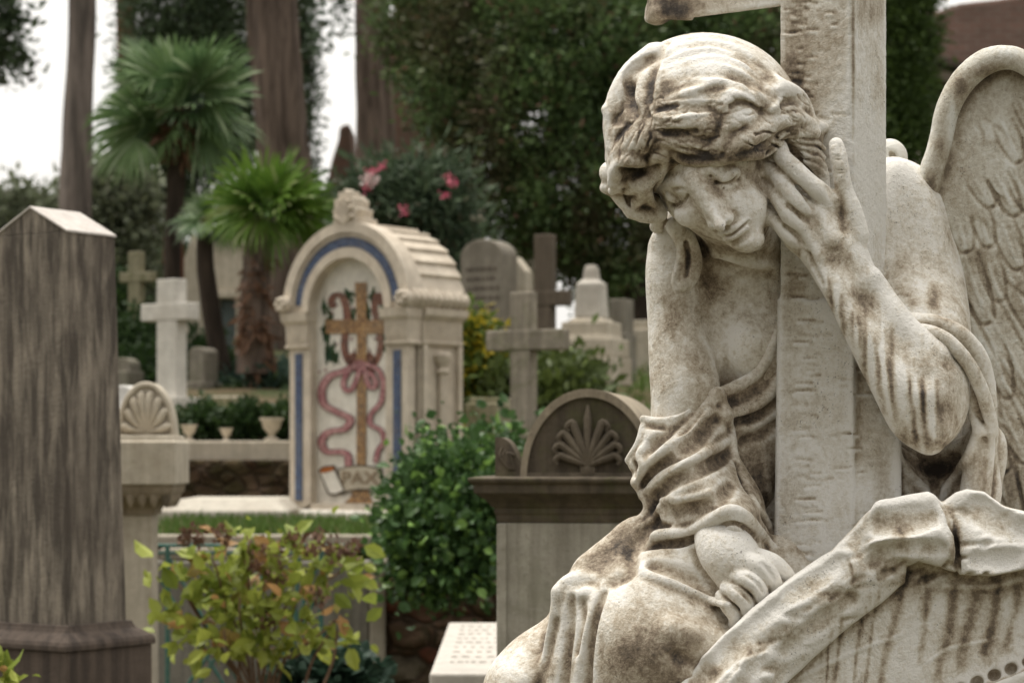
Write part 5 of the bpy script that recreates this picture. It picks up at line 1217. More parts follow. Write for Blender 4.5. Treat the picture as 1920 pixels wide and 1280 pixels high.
# ------------------------------------------------------------------ crosses, headstones and monuments behind
def cross(name, label, px, py0, py1, hwp, bary, arm0, arm1, bart, Y, rot, mat, th=.5, base=None, group=None, taper=1.0):
    """px centre, py0 top, py1 foot, hwp half width, bary bar centre, arms px extents, bart half bar height"""
    k_ = Y/FPX; c_ = math.cos(rot)
    e = empty(name, (xpx(px, Y), Y, zpx(py1, Y)), label, 'cross', group, rz=rot)
    z0, z1, zb1 = 0, zpx(py0, Y)-zpx(py1, Y), zpx(bary, Y)-zpx(py1, Y)
    h = hwp*k_/c_; d = h*th*2
    m = MB(); m.steps([(-h*taper, h*taper, -d/2, d/2, -.3), (-h*taper, h*taper, -d/2, d/2, 0), (-h, h, -d/2, d/2, zb1-bart*k_)]); m.steps([(-h, h, -d/2, d/2, zb1-bart*k_), (-h, h, -d/2, d/2, z1)])
    m.build('upright', mat, e, bevel=.006)
    m = MB(); m.box((arm0-px)*k_/c_, (arm1-px)*k_/c_, -d/2-.003, d/2+.003, zb1-bart*k_, zb1+bart*k_)
    m.build('crossbar', mat, e, bevel=.006)
    if base:
        m = MB()
        for bw, b0, b1 in base:
            w_ = bw*k_/c_; m.box(-w_, w_, -w_*.8, w_*.8, zpx(b1, Y)-zpx(py1, Y), zpx(b0, Y)-zpx(py1, Y))
        m.build('base', mat, e, bevel=.008)
    return e
cross('stone_cross', 'white stone cross standing behind the shell topped pedestal', 322, 524, 745, 21, 585, 268, 368, 16, 15, -.62, M_WHITE, .55, [(38, 745, 780), (55, 781, 815)])
cross('stone_cross', 'thin lichen covered cross behind and left of the white cross', 256, 472, 640, 12, 520, 226, 292, 9, 19, -.5, M_YEL, .6, [(22, 640, 680)])
cross('stone_cross', 'grey weathered cross with a pale band low on its shaft, right of the mosaic tomb', 982, 548, 812, 19, 638, 918, 1060, 19, 10.6, -.5, M_CROSSG, .7, [(32, 812, 900)])
cross('stone_cross', 'dark brown cross just behind the grey weathered cross', 1022, 440, 700, 16, 560, 985, 1068, 14, 14.0, -.45, stone('dark_cross_stone', (.15, .12, .09), (.06, .045, .035), .5, (.08, .065, .045)), .7, [(30, 700, 760)])
Yc = 10.6
# headstone
def slabstone(label, x0, x1, y0, y1, Y, rot, mat, th, top='round', lines=0, group=None, ytop2=None, name='headstone'):
    k_ = Y/FPX; c_ = math.cos(rot); px = (x0+x1)/2
    e = empty(name, (xpx(px, Y), Y, zpx(y1, Y)), label, 'headstone', group, rz=rot)
    h = (x1-x0)/2*k_/c_; H = zpx(y0, Y)-zpx(y1, Y)
    if top == 'round': P = [(-h, -.4), (-h, H-h*.7)]+[(-h*math.cos(a), H-h*.7+h*.7*math.sin(a)) for a in np.linspace(.1, PI-.1, 16)]+[(h, H-h*.7), (h, -.4)]
    elif top == 'point': P = [(-h, -.4), (-h, H*.82), (0, H), (h, H*.82), (h, -.4)]
    else: P = [(-h, -.4), (-h, H), (h, H), (h, -.4)]
    m = MB(); m.prism(P, 0, th); m.build('slab', mat, e, bevel=.008)
    m = MB(); m.box(-h*1.12, h*1.12, -.04, th+.04, -.42, .10); m.build('plinth', mat, e, bevel=.008)
    if lines:
        m = MB()
        for i in range(lines):
            x_ = -h*.7; z_ = H*.72-i*H*.085
            while x_ < h*.7:
                w_ = rl.uniform(.01, .03); m.box(x_, x_+w_, -.003, .003, z_, z_+.022); x_ += w_+rl.uniform(.008, .02)
        m.build('inscription', M_OBD, e)
    return e
slabstone('tall pale pillar stone right behind the white cross', 344, 376, 440, 690, 18.5, -.4, M_PALE, .2, 'point')
slabstone('pale upright stone at the foot of the leaning palm', 352, 384, 650, 742, 16.4, -.4, M_GREY, .2, 'round')
slabstone('pale statue shaped stone between the tall headstone and the dark cross', 950, 992, 425, 560, 21, -.4, M_PALE, .2, 'round')
slabstone('brown square pillar stone just left of the dark trunk of the yew', 1142, 1172, 560, 650, 17.5, -.4, M_GREY, .2, 'flat')
slabstone('long low pale tomb edge right of the stepped monument', 1150, 1230, 600, 640, 18.5, -.3, M_PALE, .4, 'flat')
slabstone('low mossy block left of the grey weathered cross', 880, 934, 745, 790, 12.3, -.4, M_YEL, .3, 'flat')
hd1 = slabstone('tall grey arched headstone with faint inscription, behind the mosaic tomb', 862, 942, 448, 660, 15.5, -.55, stone('dull_headstone', (.26, .235, .19), (.10, .085, .065), .4), .20, 'round', 5)
slabstone('small pale headstone at the side of the tall grey one', 942, 985, 480, 640, 17.5, -.5, M_PALE, .12, 'point')
slabstone('white rounded stone peeping between the obelisk and the shell', 206, 250, 722, 800, 11.5, -.3, stone('bright_marble', (.8, .78, .75), (.5, .47, .44), .1), .2, 'round')
slabstone('small grey headstone right of the obelisk near the thin cross', 208, 246, 670, 720, 17, -.4, M_GREY, .14, 'round')
# stepped white monument with a carved top
Y6 = 15; k6 = Y6/FPX; cx6 = xpx(1112, Y6)
mo = empty('monument', (cx6, Y6+.3, zpx(700, Y6)), 'white stepped monument carrying a square pillar, in front of the dark tree trunk', 'monument', rz=-.35)
m = MB()
def sy(h, py): return (-h*k6, h*k6, -h*k6, h*k6, zpx(py, Y6)-zpx(700, Y6))
m.steps([sy(62, 720), sy(62, 668)]); m.steps([sy(58, 667), sy(58, 632)]); m.steps([sy(50, 631), sy(46, 626), sy(46, 600)]); m.steps([sy(36, 599), sy(30, 592)])
m.build('steps', M_PALE, mo, bevel=.01)
m = MB(); m.steps([sy(27, 591), sy(24, 530), sy(24, 526), sy(14, 518), sy(12, 500), sy(9, 490)]); m.build('pillar', stone('pale_marble', (.62, .585, .52), (.32, .28, .23), .25), mo, bevel=.008)
# carved bust on a column behind the grey headstone
Y7 = 19; k7 = Y7/FPX
bu = empty('bust', (xpx(872, Y7), Y7, zpx(520, Y7)), 'weathered marble bust on a pillar behind the tall grey headstone', 'bust')
m = MB(); zz7 = lambda py: zpx(py, Y7)-zpx(520, Y7)
m.steps([(-14*k7, 14*k7, -.06, .06, -1.0), (-13*k7, 13*k7, -.06, .06, zz7(462)), (-20*k7, 20*k7, -.09, .09, zz7(458)), (-20*k7, 20*k7, -.09, .09, zz7(450))]); m.build('pillar', M_PALE, bu, bevel=.006)
m = MB(); prof = [(.001, 448), (14, 447), (12, 440), (18, 430), (30, 420), (33, 408), (28, 394), (14, 386), (10, 380), (12, 376), (17, 368), (18, 360), (14, 352), (6, 347), (.5, 346)]
ringz = []
for r_, py in prof:
    sh = -6 if py > 384 else -12
    ringz.append([(sh*0-4*k7+(r_*1.0)*k7*math.cos(a)*(1.0 if py < 385 else 1.15)+(6*k7 if py > 384 else -4*k7), r_*k7*.75*math.sin(a), zz7(py)) for a in np.linspace(0, 2*PI, 20, endpoint=False)])
m.loft(ringz); m.tube([(-4*k7-.0, -12*k7, zz7(366)), (-5*k7, -19*k7, zz7(362)), (-4*k7, -16*k7, zz7(358))], 3*k7)
m.build('figure', M_PALE, bu, smooth=True)
# pale shrine front with a carved scroll, behind the palms
Y8 = 20; k8 = Y8/FPX
sh_ = empty('shrine', (xpx(425, Y8), Y8, zpx(700, Y8)), 'tall pale shrine front with scroll topped gable, between the two palm trunks', 'shrine', rz=-.25)
Z8 = lambda py: zpx(py, Y8)-zpx(700, Y8)
m = MB(); m.box(-30*k8, -17*k8, 0, .2, Z8(700), Z8(560)); m.box(17*k8, 32*k8, 0, .2, Z8(700), Z8(560)); m.box(-34*k8, 36*k8, -.04, .24, Z8(559), Z8(545)); m.prism([(-30*k8, Z8(544)), (-28*k8, Z8(470)), (-34*k8, Z8(466)), (-34*k8, Z8(455)), (-16*k8, Z8(440)), (-16*k8, Z8(390)), (0, Z8(362)), (14*k8, Z8(378)), (18*k8, Z8(440)), (36*k8, Z8(455)), (36*k8, Z8(466)), (30*k8, Z8(470)), (30*k8, Z8(544))], 0, .2)
m.build('front', M_PALE, sh_, bevel=.01)
m = MB(); m.box(-17*k8, 17*k8, .06, .16, Z8(700), Z8(560)); m.build('panel', stone('bluish_slate', (.13, .16, .16), (.06, .08, .08), .4), sh_)
m = MB()
for a in np.linspace(.3, PI-.3, 6): m.tube([(0, -.015, Z8(430)), (-12*k8*math.cos(a), -.03, Z8(430)+48*k8*math.sin(a))], [.01, .03], 8)
m.build('scroll_carving', M_PALE, sh_, smooth=True)

# terrace walls, kerbs and low tombs
def wallbox(name, label, cat, px0, px1, py0, py1, Y, th, mat, kind=None, zlow=None, bevel=.01):
    m = MB(); m.box(xpx(px0, Y), xpx(px1, Y), Y, Y+th, zpx(py1, Y) if zlow is None else zlow, zpx(py0, Y))
    o = m.build(name, mat, None, bevel=bevel)
    return tag(o, label, cat, None, kind)
M_PLAS = stone('stained_plaster', (.27, .25, .21), (.055, .05, .045), .5, (.10, .09, .08), scale=.8, wet=(.5, .66), moss=.2)
M_KERB = stone('kerb_stone', (.40, .36, .29), (.17, .14, .10), .3)
M_SHED = stone('tan_plaster', (.36, .31, .25), (.2, .17, .13), .3)
wallbox('retaining_wall', 'stained grey retaining wall behind the green railing', 'wall', -260, 692, 1052, 1300, 9.8, .18, M_PLAS, zlow=0)
wallbox('wall_pier', 'pale pier ending the stained retaining wall', 'pier', 693, 722, 1050, 1300, 9.74, .24, M_KERB, zlow=0)
wallbox('kerb', 'pale stone kerb along the front of the grass strip', 'kerb', -200, 745, 1003, 1024, 10.05, .16, M_KERB)
wallbox('kerb', 'lower kerb between grass strip and stained wall', 'kerb', 298, 640, 1028, 1050, 9.84, .12, M_KERB)
wallbox('garden_wall', 'low pale wall carrying the flower urns', 'wall', 225, 545, 826, 868, 13.3, .25, M_PALE)
wallbox('planter', 'low pale block between white cross and palm trunk', 'planter', 384, 462, 742, 772, 15.5, .4, M_PALE)
# rubble wall
def rubble(name, label, x0, x1, z0, z1, Y, cols, size=.16, mortar=(.07, .05, .035), tilt=0, cat='wall'):
    nx, nz = int((x1-x0)/.03)+1, int((z1-z0)/.03)+1
    X, Z = np.meshgrid(np.linspace(x0, x1, nx), np.linspace(z0, z1, nz), indexing='ij')
    Yy = Y-.05*np.abs(vnoise(X/size*1.6, Z/size*2.2, 0*X, 3))-.03*vnoise(X*14, Z*18, 0*X, 9)+tilt*(Z-z0)
    V = np.stack([X, Yy, Z], 2).reshape(-1, 3); i = np.arange(nx*nz).reshape(nx, nz)
    F = np.stack([i[:-1, :-1], i[1:, :-1], i[1:, 1:], i[:-1, 1:]], 2).reshape(-1, 4)
    Vb = V.copy(); Vb[:, 1] = Y+.35; F2 = F[:, ::-1]+len(V)
    e = np.concatenate([i[:, 0], i[-1, 1:], i[-2::-1, -1], i[0, -2:0:-1]]); e2 = np.roll(e, -1)
    F3 = np.stack([e2, e, e+len(V), e2+len(V)], 1)
    t = NT(name+'_stone'); v = t.coord((1, 1, 1.7), obj=False)
    vo = t.n('ShaderNodeTexVoronoi', feature='F1'); vo.inputs['Scale'].default_value = 1/size; t.l(v, vo.inputs['Vector'])
    ve = t.n('ShaderNodeTexVoronoi', feature='DISTANCE_TO_EDGE'); ve.inputs['Scale'].default_value = 1/size; t.l(v, ve.inputs['Vector'])
    hu = t.n('ShaderNodeSeparateColor'); t.l(vo.outputs['Color'], hu.inputs[0])
    col = t.ramp(hu.outputs[0], [(k_/(len(cols)-1), c_) for k_, c_ in enumerate(cols)])
    col = t.mix(t.ramp(ve.outputs['Distance'], [(.02, 1), (.09, 0)]), col, mortar)
    n_ = t.noise(t.coord(obj=False), 12, 7, .7); col = t.mix(t.math('MULTIPLY', t.ramp(n_, [(.45, 0), (.65, 1)]), .7), col, (.05, .045, .02))
    o = raw_mesh(name, np.vstack([V, Vb]), np.vstack([F, F2, F3]), t.done(col, .95, t.bump(t.math('ADD', n_, t.ramp(ve.outputs['Distance'], [(0, 0), (.15, 1)])), .05, .8), .1), None, False)
    return tag(o, label, cat)
rubble('rubble_wall', 'dark mossy rubble wall below the ivy bush', xpx(722, 9.8), xpx(2100, 9.8), 0, zpx(1090, 9.8), 9.8, [(.13, .08, .05), (.09, .065, .045), (.19, .13, .09), (.16, .06, .04), (.12, .10, .07)])
rubble('earth_bank', 'brown bank of dry growth below the low garden wall', xpx(200, 13.1), xpx(560, 13.1), zpx(960, 13.1), zpx(862, 13.1), 13.15, [(.08, .055, .035), (.11, .07, .045), (.07, .06, .03)], .12, cat='bank')
# flat pale tomb on the terrace
m = MB(); Yt = 11.3
m.steps([(xpx(285, Yt), xpx(540, Yt), Yt, Yt+.9, 1.1), (xpx(285, Yt), xpx(540, Yt), Yt, Yt+.9, zpx(958, Yt)), (xpx(330, Yt), xpx(512, Yt), Yt+.1, Yt+.8, zpx(936, Yt))])
tag(m.build('ledger_tomb', stone('ledger_marble', (.58, .54, .46), (.38, .33, .27), .15), None, bevel=.01), 'low pale ledger tomb with sloping sides on the grass beside the mosaic tomb', 'tomb')
m = MB(); m.loft([[W(440+22*math.cos(a)*1.0+22, 716, 17.5)+Vector((0, .25*math.sin(a), 0)) for a in np.linspace(0, 2*PI, 14, endpoint=False)], [W(462+14*math.cos(a), 690, 17.5)+Vector((0, .2*math.sin(a), 0)) for a in np.linspace(0, 2*PI, 14, endpoint=False)], [W(460+7*math.cos(a), 678, 17.5)+Vector((0, .08*math.sin(a), 0)) for a in np.linspace(0, 2*PI, 14, endpoint=False)]])
m.loft([[W(425+80*t, 716, 17.5)+Vector((0, d_, 0)) for t, d_ in ((0, -.2), (1, -.2), (1, .3), (0, .3))], [W(445+40*t, 694, 17.5)+Vector((0, d_, 0)) for t, d_ in ((0, -.1), (1, -.1), (1, .2), (0, .2))]])
tag(m.build('rock_mound', M_PALE, None, smooth=True, bevel=0), 'pale pointed stone at the foot of the shaggy palm', 'stone')
# flower urns
def urn(px, py0, Y, sc_, label, grp='pale urns on the low garden wall'):
    k_ = Y/FPX*sc_; e = empty('urn', (xpx(px, Y), Y+.1, zpx(py0, Y)), label, 'urn', grp)
    m = MB(); m.lathe(0, 0, [(.001, 0), (14*k_, 0), (14*k_, 4*k_), (6*k_, 8*k_), (7*k_, 14*k_), (16*k_, 24*k_), (19*k_, 36*k_), (23*k_, 40*k_), (23*k_, 44*k_), (18*k_, 43*k_), (15*k_, 34*k_), (.001, 32*k_)], 20)
    m.build('bowl', M_PALE, e, smooth=True); return e
urn(506, 826, 13.4, 1.0, 'largest pale urn, next to the mosaic tomb'); urn(420, 826, 13.4, .55, 'small pale urn at the middle of the low wall'); urn(350, 826, 13.4, .7, 'pale urn close to the shell pedestal')

# green iron railing
rail = empty('railing', (xpx(420, 9.4), 9.4, 0), 'green painted iron railing with crossed bars behind the leafy shrub', 'railing')
M_IRON = NT('green_paint'); _v = M_IRON.coord(obj=False); _n = M_IRON.noise(_v, 30, 5, .7)
M_IRON = M_IRON.done(M_IRON.mix(M_IRON.ramp(_n, [(.45, 0), (.66, 1)]), (.03, .13, .105), (.10, .16, .13)), .5, None, .4)
Yr = 9.4
m = MB()
for y_ in (1022, 1036): m.tube([W(280, y_, Yr), W(650, y_, Yr)], .007, 8)
wp(m.build('top_rail', M_IRON, None, smooth=True), rail)
for x_ in (314, 602):
    m = MB(); m.tube([W(x_, 1022, Yr), (xpx(x_, Yr), Yr, 0)], .010, 8); wp(m.build('post', M_IRON, None, smooth=True), rail)
for a_, b_ in (((300, 1085), (430, 1300)), ((430, 1190), (362, 1300)), ((314, 1040), (460, 1300)), ((560, 1045), (545, 1300)), ((595, 1060), (505, 1300)), ((600, 1230), (620, 1300)), ((340, 1300), (520, 1040)), ((500, 1300), (602, 1100))):
    m = MB(); m.tube([W(*a_, Yr+.012), W(*b_, Yr+.012)], .007, 8); wp(m.build('bar', M_IRON, None, smooth=True), rail)

# brick ruins and city wall far behind
def brick(name, c1, c2, mo_):
    t = NT(name); v = t.coord((1, 1, 1), obj=False)
    sx = t.n('ShaderNodeSeparateXYZ'); t.l(v, sx.inputs[0]); cb = t.n('ShaderNodeCombineXYZ'); t.l(sx.outputs[0], cb.inputs[0]); t.l(sx.outputs[2], cb.inputs[1])
    br = t.n('ShaderNodeTexBrick'); br.inputs['Scale'].default_value = 2.2; br.inputs['Color1'].default_value = (*c1, 1); br.inputs['Color2'].default_value = (*c2, 1); br.inputs['Mortar'].default_value = (*mo_, 1)
    br.inputs['Brick Width'].default_value = .6; br.inputs['Row Height'].default_value = .16; br.inputs['Mortar Size'].default_value = .02; t.l(cb.outputs[0], br.inputs['Vector'])
    n_ = t.noise(v, 1.2, 7, .7); col = t.mix(t.math('MULTIPLY', t.ramp(n_, [(.42, 0), (.66, 1)]), .7), br.outputs['Color'], (.10, .075, .06))
    return t.done(col, .95, t.bump(n_, .05, .6), .1)
M_BR = brick('old_brick', (.22, .10, .065), (.17, .085, .06), (.19, .15, .12))
def pxprism(name, P, Y, th, mat, label, cat, bev=.05):
    m = MB(); m.prism([(xpx(a, Y), zpx(b, Y)) for a, b in P], Y, Y+th)
    return tag(m.build(name, mat, None, bevel=bev), label, cat)
pxprism('ruined_wall', [(600, 420), (612, 345), (622, 300), (634, 262), (637, 236), (656, 231), (660, 300), (675, 318), (690, 420)], 34, 1.2, brick('dark_brick', (.13, .07, .05), (.10, .065, .05), (.13, .1, .08)), 'broken dark brick stump against the white sky', 'ruin')
pxprism('brick_wall', [(700, 420), (722, 240), (730, 60), (760, -60), (900, -100), (900, 420)], 32, 1.5, M_BR, 'tall red brick wall showing between the split trunk and the dark yew', 'wall')
pxprism('brick_wall', [(1640, 330), (1640, 30), (1760, 20), (1800, 6), (1870, -2), (1990, -20), (2200, -20), (2200, 330)], 30, 1.5, brick('rose_brick', (.24, .14, .115), (.19, .12, .10), (.24, .20, .17)), 'rosy brick wall at the top right behind the wing', 'wall')
e = empty('lean_to_roof', (xpx(1800, 26), 26, zpx(300, 26)), 'dark lean-to with two pale beams below the rosy brick wall', 'shed')
kx = 26/FPX
def zp26(py): return zpx(py, 26)-zpx(300, 26)
m = MB(); m.loft([[((a-1800)*kx, d_, zp26(b)) for a, b, d_ in ((1735, 108, 0), (1860, 145, 0), (1860, 125, 2), (1735, 88, 2))], [((a-1800)*kx, d_, zp26(b)) for a, b, d_ in ((1735, 96, 0), (1860, 132, 0), (1860, 112, 2), (1735, 76, 2))]]); m.build('roof', M_OBD, e)
m = MB(); m.loft([[((a-1800)*kx, d_, zp26(b)) for a, b, d_ in ((1735, 140, .05), (1840, 170, .05), (1840, 170, .3), (1735, 140, .3))], [((a-1800)*kx, d_, zp26(b)) for a, b, d_ in ((1735, 122, .05), (1840, 150, .05), (1840, 150, .3), (1735, 122, .3))]]); m.build('beam', stone('old_wood', (.2, .165, .13), (.1, .08, .06), .3), e)
m = MB(); m.box((1735-1800)*kx, (1900-1800)*kx, .6, 2, -1.2, zp26(150)); m.build('back_wall', stone('dark_boards', (.07, .05, .04), (.03, .025, .02), .5), e)
m = MB(); m.box((1745-1800)*kx, (1753-1800)*kx, .1, .3, -1.2, zp26(142)); m.build('post', stone('old_post', (.16, .13, .1), (.08, .06, .05), .3), e)
tag(MB().box(xpx(1725, 24), xpx(1760, 24), 24, 24.3, 2.4, zpx(262, 24)).build('gate_pillar', M_PALE, None, bevel=.02), 'pale pillar glimpsed left of the wing below the lean-to', 'pillar')
# ------------------------------------------------------------------ trees and plants
M_YEW = foliage('yew_foliage', (.018, .038, .016), (.19, .29, .10), (.18, .11, .07), .06, patch=(.09, .07, .04))
M_CYP = foliage('cypress_foliage', (.02, .036, .02), (.13, .185, .09), (.06, .045, .03), .05)
M_CYPG = foliage('bright_cypress_foliage', (.025, .045, .015), (.12, .19, .045), None)
M_OLV = foliage('olive_foliage', (.08, .10, .06), (.26, .29, .18), (.25, .26, .2), .1)
M_IVY = foliage('ivy_leaves', (.02, .05, .02), (.10, .19, .055), (.20, .34, .08), .14, .35)
M_OLE = foliage('oleander_leaves', (.035, .06, .038), (.12, .17, .09), (.13, .12, .08), .06)
M_BOX = foliage('box_leaves', (.015, .035, .012), (.05, .09, .025), None)
M_LIME = foliage('lime_leaves', (.06, .10, .02), (.16, .22, .04), (.45, .36, .03), .35)
M_GRASS = foliage('grass_blades', (.06, .11, .02), (.13, .21, .045), (.2, .2, .09), .1)
M_HYD = foliage('shrub_leaves', (.16, .22, .035), (.46, .50, .10), (.48, .28, .12), .10, .4, .35)
M_DRY = foliage('dry_heads', (.10, .055, .035), (.24, .14, .09), None)
M_PALM = foliage('palm_fronds', (.045, .095, .04), (.22, .33, .13), (.30, .38, .22), .15, .4)
M_PALMB = foliage('bright_palm_fronds', (.05, .12, .018), (.19, .31, .05), (.24, .30, .11), .15, .4)
M_PALMD = foliage('dead_fronds', (.10, .05, .03), (.26, .15, .09), None)
B_GREY = bark('grey_bark', (.10, .085, .075), (.24, .20, .175)); B_BR = bark('brown_bark', (.075, .056, .045), (.20, .15, .12)); B_DK = bark('dark_bark', (.03, .023, .018), (.075, .056, .043)); B_RED = bark('red_bark', (.10, .04, .025), (.22, .09, .055))

def tree(name, label, tr, bmat, blobs, fmat, nclump, per, spread, leaf, asp=.4, cat='tree', group=None, shell=.7, base=None, droop=0):
    b0 = base or (tr[-1] if tr else None)
    Yb_ = b0[2]; e = empty(name, (xpx(b0[0], Yb_), Yb_, float(gz(0, Yb_))), label, cat, group)
    if tr:
        for t_ in (tr if isinstance(tr[0], list) else [tr]): trunk('trunk', bmat, e, t_)
    if blobs:
        P, O_, T = clumps([pb(*b) for b in blobs], per, nclump, spread, shell)
        leaf_mesh('crown', fmat, e, P, leaf, asp, outward=O_, tint=T, droop=droop)
    return e
# big dark yew over the right half
tree('yew_tree', 'huge dark green yew filling the background behind the head of the angel',
     [(1215, 300, 20, 26), (1205, 450, 20, 24), (1195, 600, 20, 26), (1185, 720, 20, 34), (1180, 770, 20, 44)], B_DK,
     [(790, 40, 20.5, 80, 120), (860, 160, 20, 90, 120), (900, 300, 20, 60, 90), (930, 60, 20, 110, 120), (1050, 80, 19.6, 130, 130), (1000, 230, 19.5, 100, 110), (960, 380, 19.8, 70, 70), (1080, 340, 19.5, 110, 100), (1030, 440, 20, 90, 60), (1150, 440, 19.8, 100, 90), (1190, 250, 20, 110, 130), (1150, 90, 20, 120, 130), (1110, 500, 20.2, 60, 40), (1330, 120, 20.5, 150, 150), (1350, 330, 20.5, 130, 140), (1300, 500, 20.6, 110, 70), (1480, 150, 21, 120, 160), (900, -60, 20.5, 150, 100), (1150, -70, 20.5, 180, 110), (1400, -60, 21, 180, 110), (880, 400, 20.6, 34, 36)],
     M_YEW, 5400, 34, .085, .068, .40, base=(1180, 770, 20), shell=.5)
tree('cypress', 'dark cypress with a brighter green edge standing right of the stone cross',
     [(1690, 330, 19, 14), (1690, 560, 19, 18)], B_DK,
     [(1690, -60, 19, 75, 110), (1685, 80, 19, 66, 100), (1680, 190, 19, 62, 90), (1675, 260, 19, 55, 70)], M_CYPG, 1500, 22, .06, .06, .35, cat='cypress', base=(1690, 560, 19), shell=.5)
# mass of dark cypress behind the palm
tree('cypress', 'dark cypress towering directly behind the tall fan palm',
     [(322, 300, 26, 16), (325, 480, 26, 18), (325, 640, 26, 20)], B_RED,
     [(330, 30, 26, 90, 130), (300, 160, 26, 62, 110), (385, 120, 26, 80, 120), (330, 280, 26, 70, 100), (390, 260, 26, 70, 90), (310, 390, 26, 50, 60), (430, 60, 26.4, 60, 120), (440, 230, 26.4, 50, 90), (330, -90, 26, 110, 80)], M_CYP, 2300, 22, .10, .085, .35, cat='cypress', base=(325, 640, 26), shell=.45)
tree('cypress', 'slender dark cypress whose edge shows right of the massive trunk',
     [(560, 200, 30, 14), (562, 640, 30, 18)], B_DK,
     [(556, 20, 30, 32, 120), (556, 180, 30, 27, 130), (548, 320, 30, 30, 70)], M_CYP, 700, 20, .09, .085, .35, cat='cypress', base=(562, 640, 30), shell=.5)
tree('red_trunk_tree', 'reddish bare trunk at the top left of the palm',
     [(232, -120, 30, 18), (236, 40, 30, 17), (246, 250, 30, 18), (252, 560, 30, 20)], B_RED, [(280, -150, 30, 90, 60)], M_CYP, 200, 20, .1, .09, cat='tree', base=(252, 560, 30))
tree('pine_tree', 'straight grey trunk rising behind the obelisk',
     [(157, -160, 22, 23), (154, 60, 22, 24), (148, 220, 22, 26), (142, 400, 22, 29), (138, 620, 22, 33)], B_GREY, [(150, -190, 22, 120, 60)], M_CYP, 200, 20, .1, .09, base=(138, 620, 22))
tree('pine_tree', 'massive brown trunk right of the tall fan palm',
     [(500, -160, 22, 44), (515, 60, 22, 45), (524, 200, 22, 46), (532, 340, 22, 46), (535, 480, 22, 48), (535, 640, 22, 56), (535, 720, 22, 66)], B_BR, [(520, -200, 22, 150, 60)], M_CYP, 200, 20, .1, .09, base=(535, 720, 22))
tree('pine_tree', 'split fluted trunk rising behind the finial of the mosaic tomb',
     [[(690, -160, 24, 22), (692, 40, 24, 24), (695, 180, 24, 26), (697, 360, 24, 30), (700, 520, 24, 34)], [(712, -150, 24.3, 14), (715, 60, 24.3, 15), (722, 240, 24.3, 18), (728, 400, 24.3, 22)]], B_BR, [(700, -200, 24, 120, 60)], M_CYP, 200, 20, .1, .09, base=(700, 520, 24))
tree('oak_branch_tree', 'leafy branches hanging in at the top left corner', [(-90, -100, 24, 20), (-90, 300, 24, 24), (-90, 640, 24, 28)], B_DK,
     [(-20, 60, 24, 46, 60), (10, 130, 24, 26, 34), (-40, 10, 24, 60, 60), (30, 100, 24, 14, 20)], M_CYP, 160, 18, .09, .11, base=(-90, 640, 24))
tree('oak_branch_tree', 'thin sprays of leaves hanging against the white sky right of the massive trunk', [(640, -220, 27, 12), (636, 250, 27, 10), (636, 560, 27, 14)] if False else None, B_DK,
     [(612, 10, 27, 26, 30), (606, 60, 27, 18, 26), (632, 30, 27, 16, 22), (590, 80, 27, 10, 18), (650, -60, 27, 60, 50)], M_OLE, 70, 14, .08, .10, base=(640, 560, 27))
def bush(name, label, blobs, mat, nclump, per, spread, leaf, asp=.5, cat='bush', shell=.6, shape=0, stems=None, smat=None, group=None, up=.2):
    px, py, Y = blobs[0][:3]
    e = empty(name, (xpx(px, Y), Y, min(zpx(py+blobs[0][4], Y), 99)), label, cat, group)
    P, O_, T = clumps([pb(*b) for b in blobs], per, nclump, spread, shell)
    leaf_mesh('leaves', mat, e, P, leaf, asp, up=up, outward=O_, tint=T, shape=shape)
    if stems:
        m = MB()
        for s_ in stems: m.tube(sp3([W(*p) for p in s_], 4), [.006*(1-.5*i/(len(s_)*4)) for i in range(4*(len(s_)-1)+1)], 6)
        wp(m.build('stems', smat, None, smooth=True), e)
    return e
bush('olive_bush', 'grey green olive bush on the skyline left of the grey trunk', [(20, 420, 30, 50, 44), (80, 395, 30, 36, 36), (10, 395, 30, 34, 24), (100, 440, 30, 44, 44)], M_OLV, 260, 16, .13, .14)
bush('olive_bush', 'silvery bush between the grey trunk and the fan palm', [(215, 420, 24, 50, 70), (200, 350, 24, 34, 34), (250, 380, 24, 36, 50), (225, 500, 24, 60, 60)], M_OLV, 460, 18, .09, .10)
bush('laurel_bush', 'dark low bush behind the thin lichen covered cross', [(265, 660, 18, 60, 60), (225, 600, 20, 30, 80), (300, 700, 17.5, 60, 40)], M_BOX, 420, 20, .06, .07)
bush('laurel_bush', 'shadowy shrubs between white cross and palm trunks', [(380, 680, 17.5, 50, 40), (360, 720, 17, 40, 30), (480, 740, 16.5, 60, 18), (560, 640, 23, 60, 80)], M_BOX, 380, 20, .06, .07)
bush('laurel_bush', 'far dark shrubbery closing the view between the palm trunks', [(300, 520, 29, 70, 60), (400, 560, 29, 80, 70), (470, 480, 29, 60, 90), (240, 560, 29, 60, 70), (590, 520, 29, 60, 80), (620, 430, 30, 50, 60), (1180, 560, 29, 60, 60), (1250, 600, 29, 80, 80)], M_CYP, 1000, 20, .12, .12)
bush('agave_bed', 'blue green ground cover at the feet of the palms', [(450, 728, 17, 60, 16), (520, 735, 16.6, 50, 22), (500, 715, 17.5, 50, 14)], foliage('blue_leaves', (.04, .085, .06), (.11, .17, .13), None), 200, 16, .06, .10, .3, cat='ground cover')
for px, lb in ((378, 'dark clipped shrub left of the small urn'), (455, 'dark clipped shrub beside the largest urn'), (532, 'dark clipped shrub against the left edge of the mosaic tomb')):
    bush('clipped_shrub', lb, [(px, 800, 13.8, 34, 24), (px+12, 792, 13.8, 24, 20)], M_BOX, 130, 20, .035, .045, group='clipped shrubs behind the garden wall')
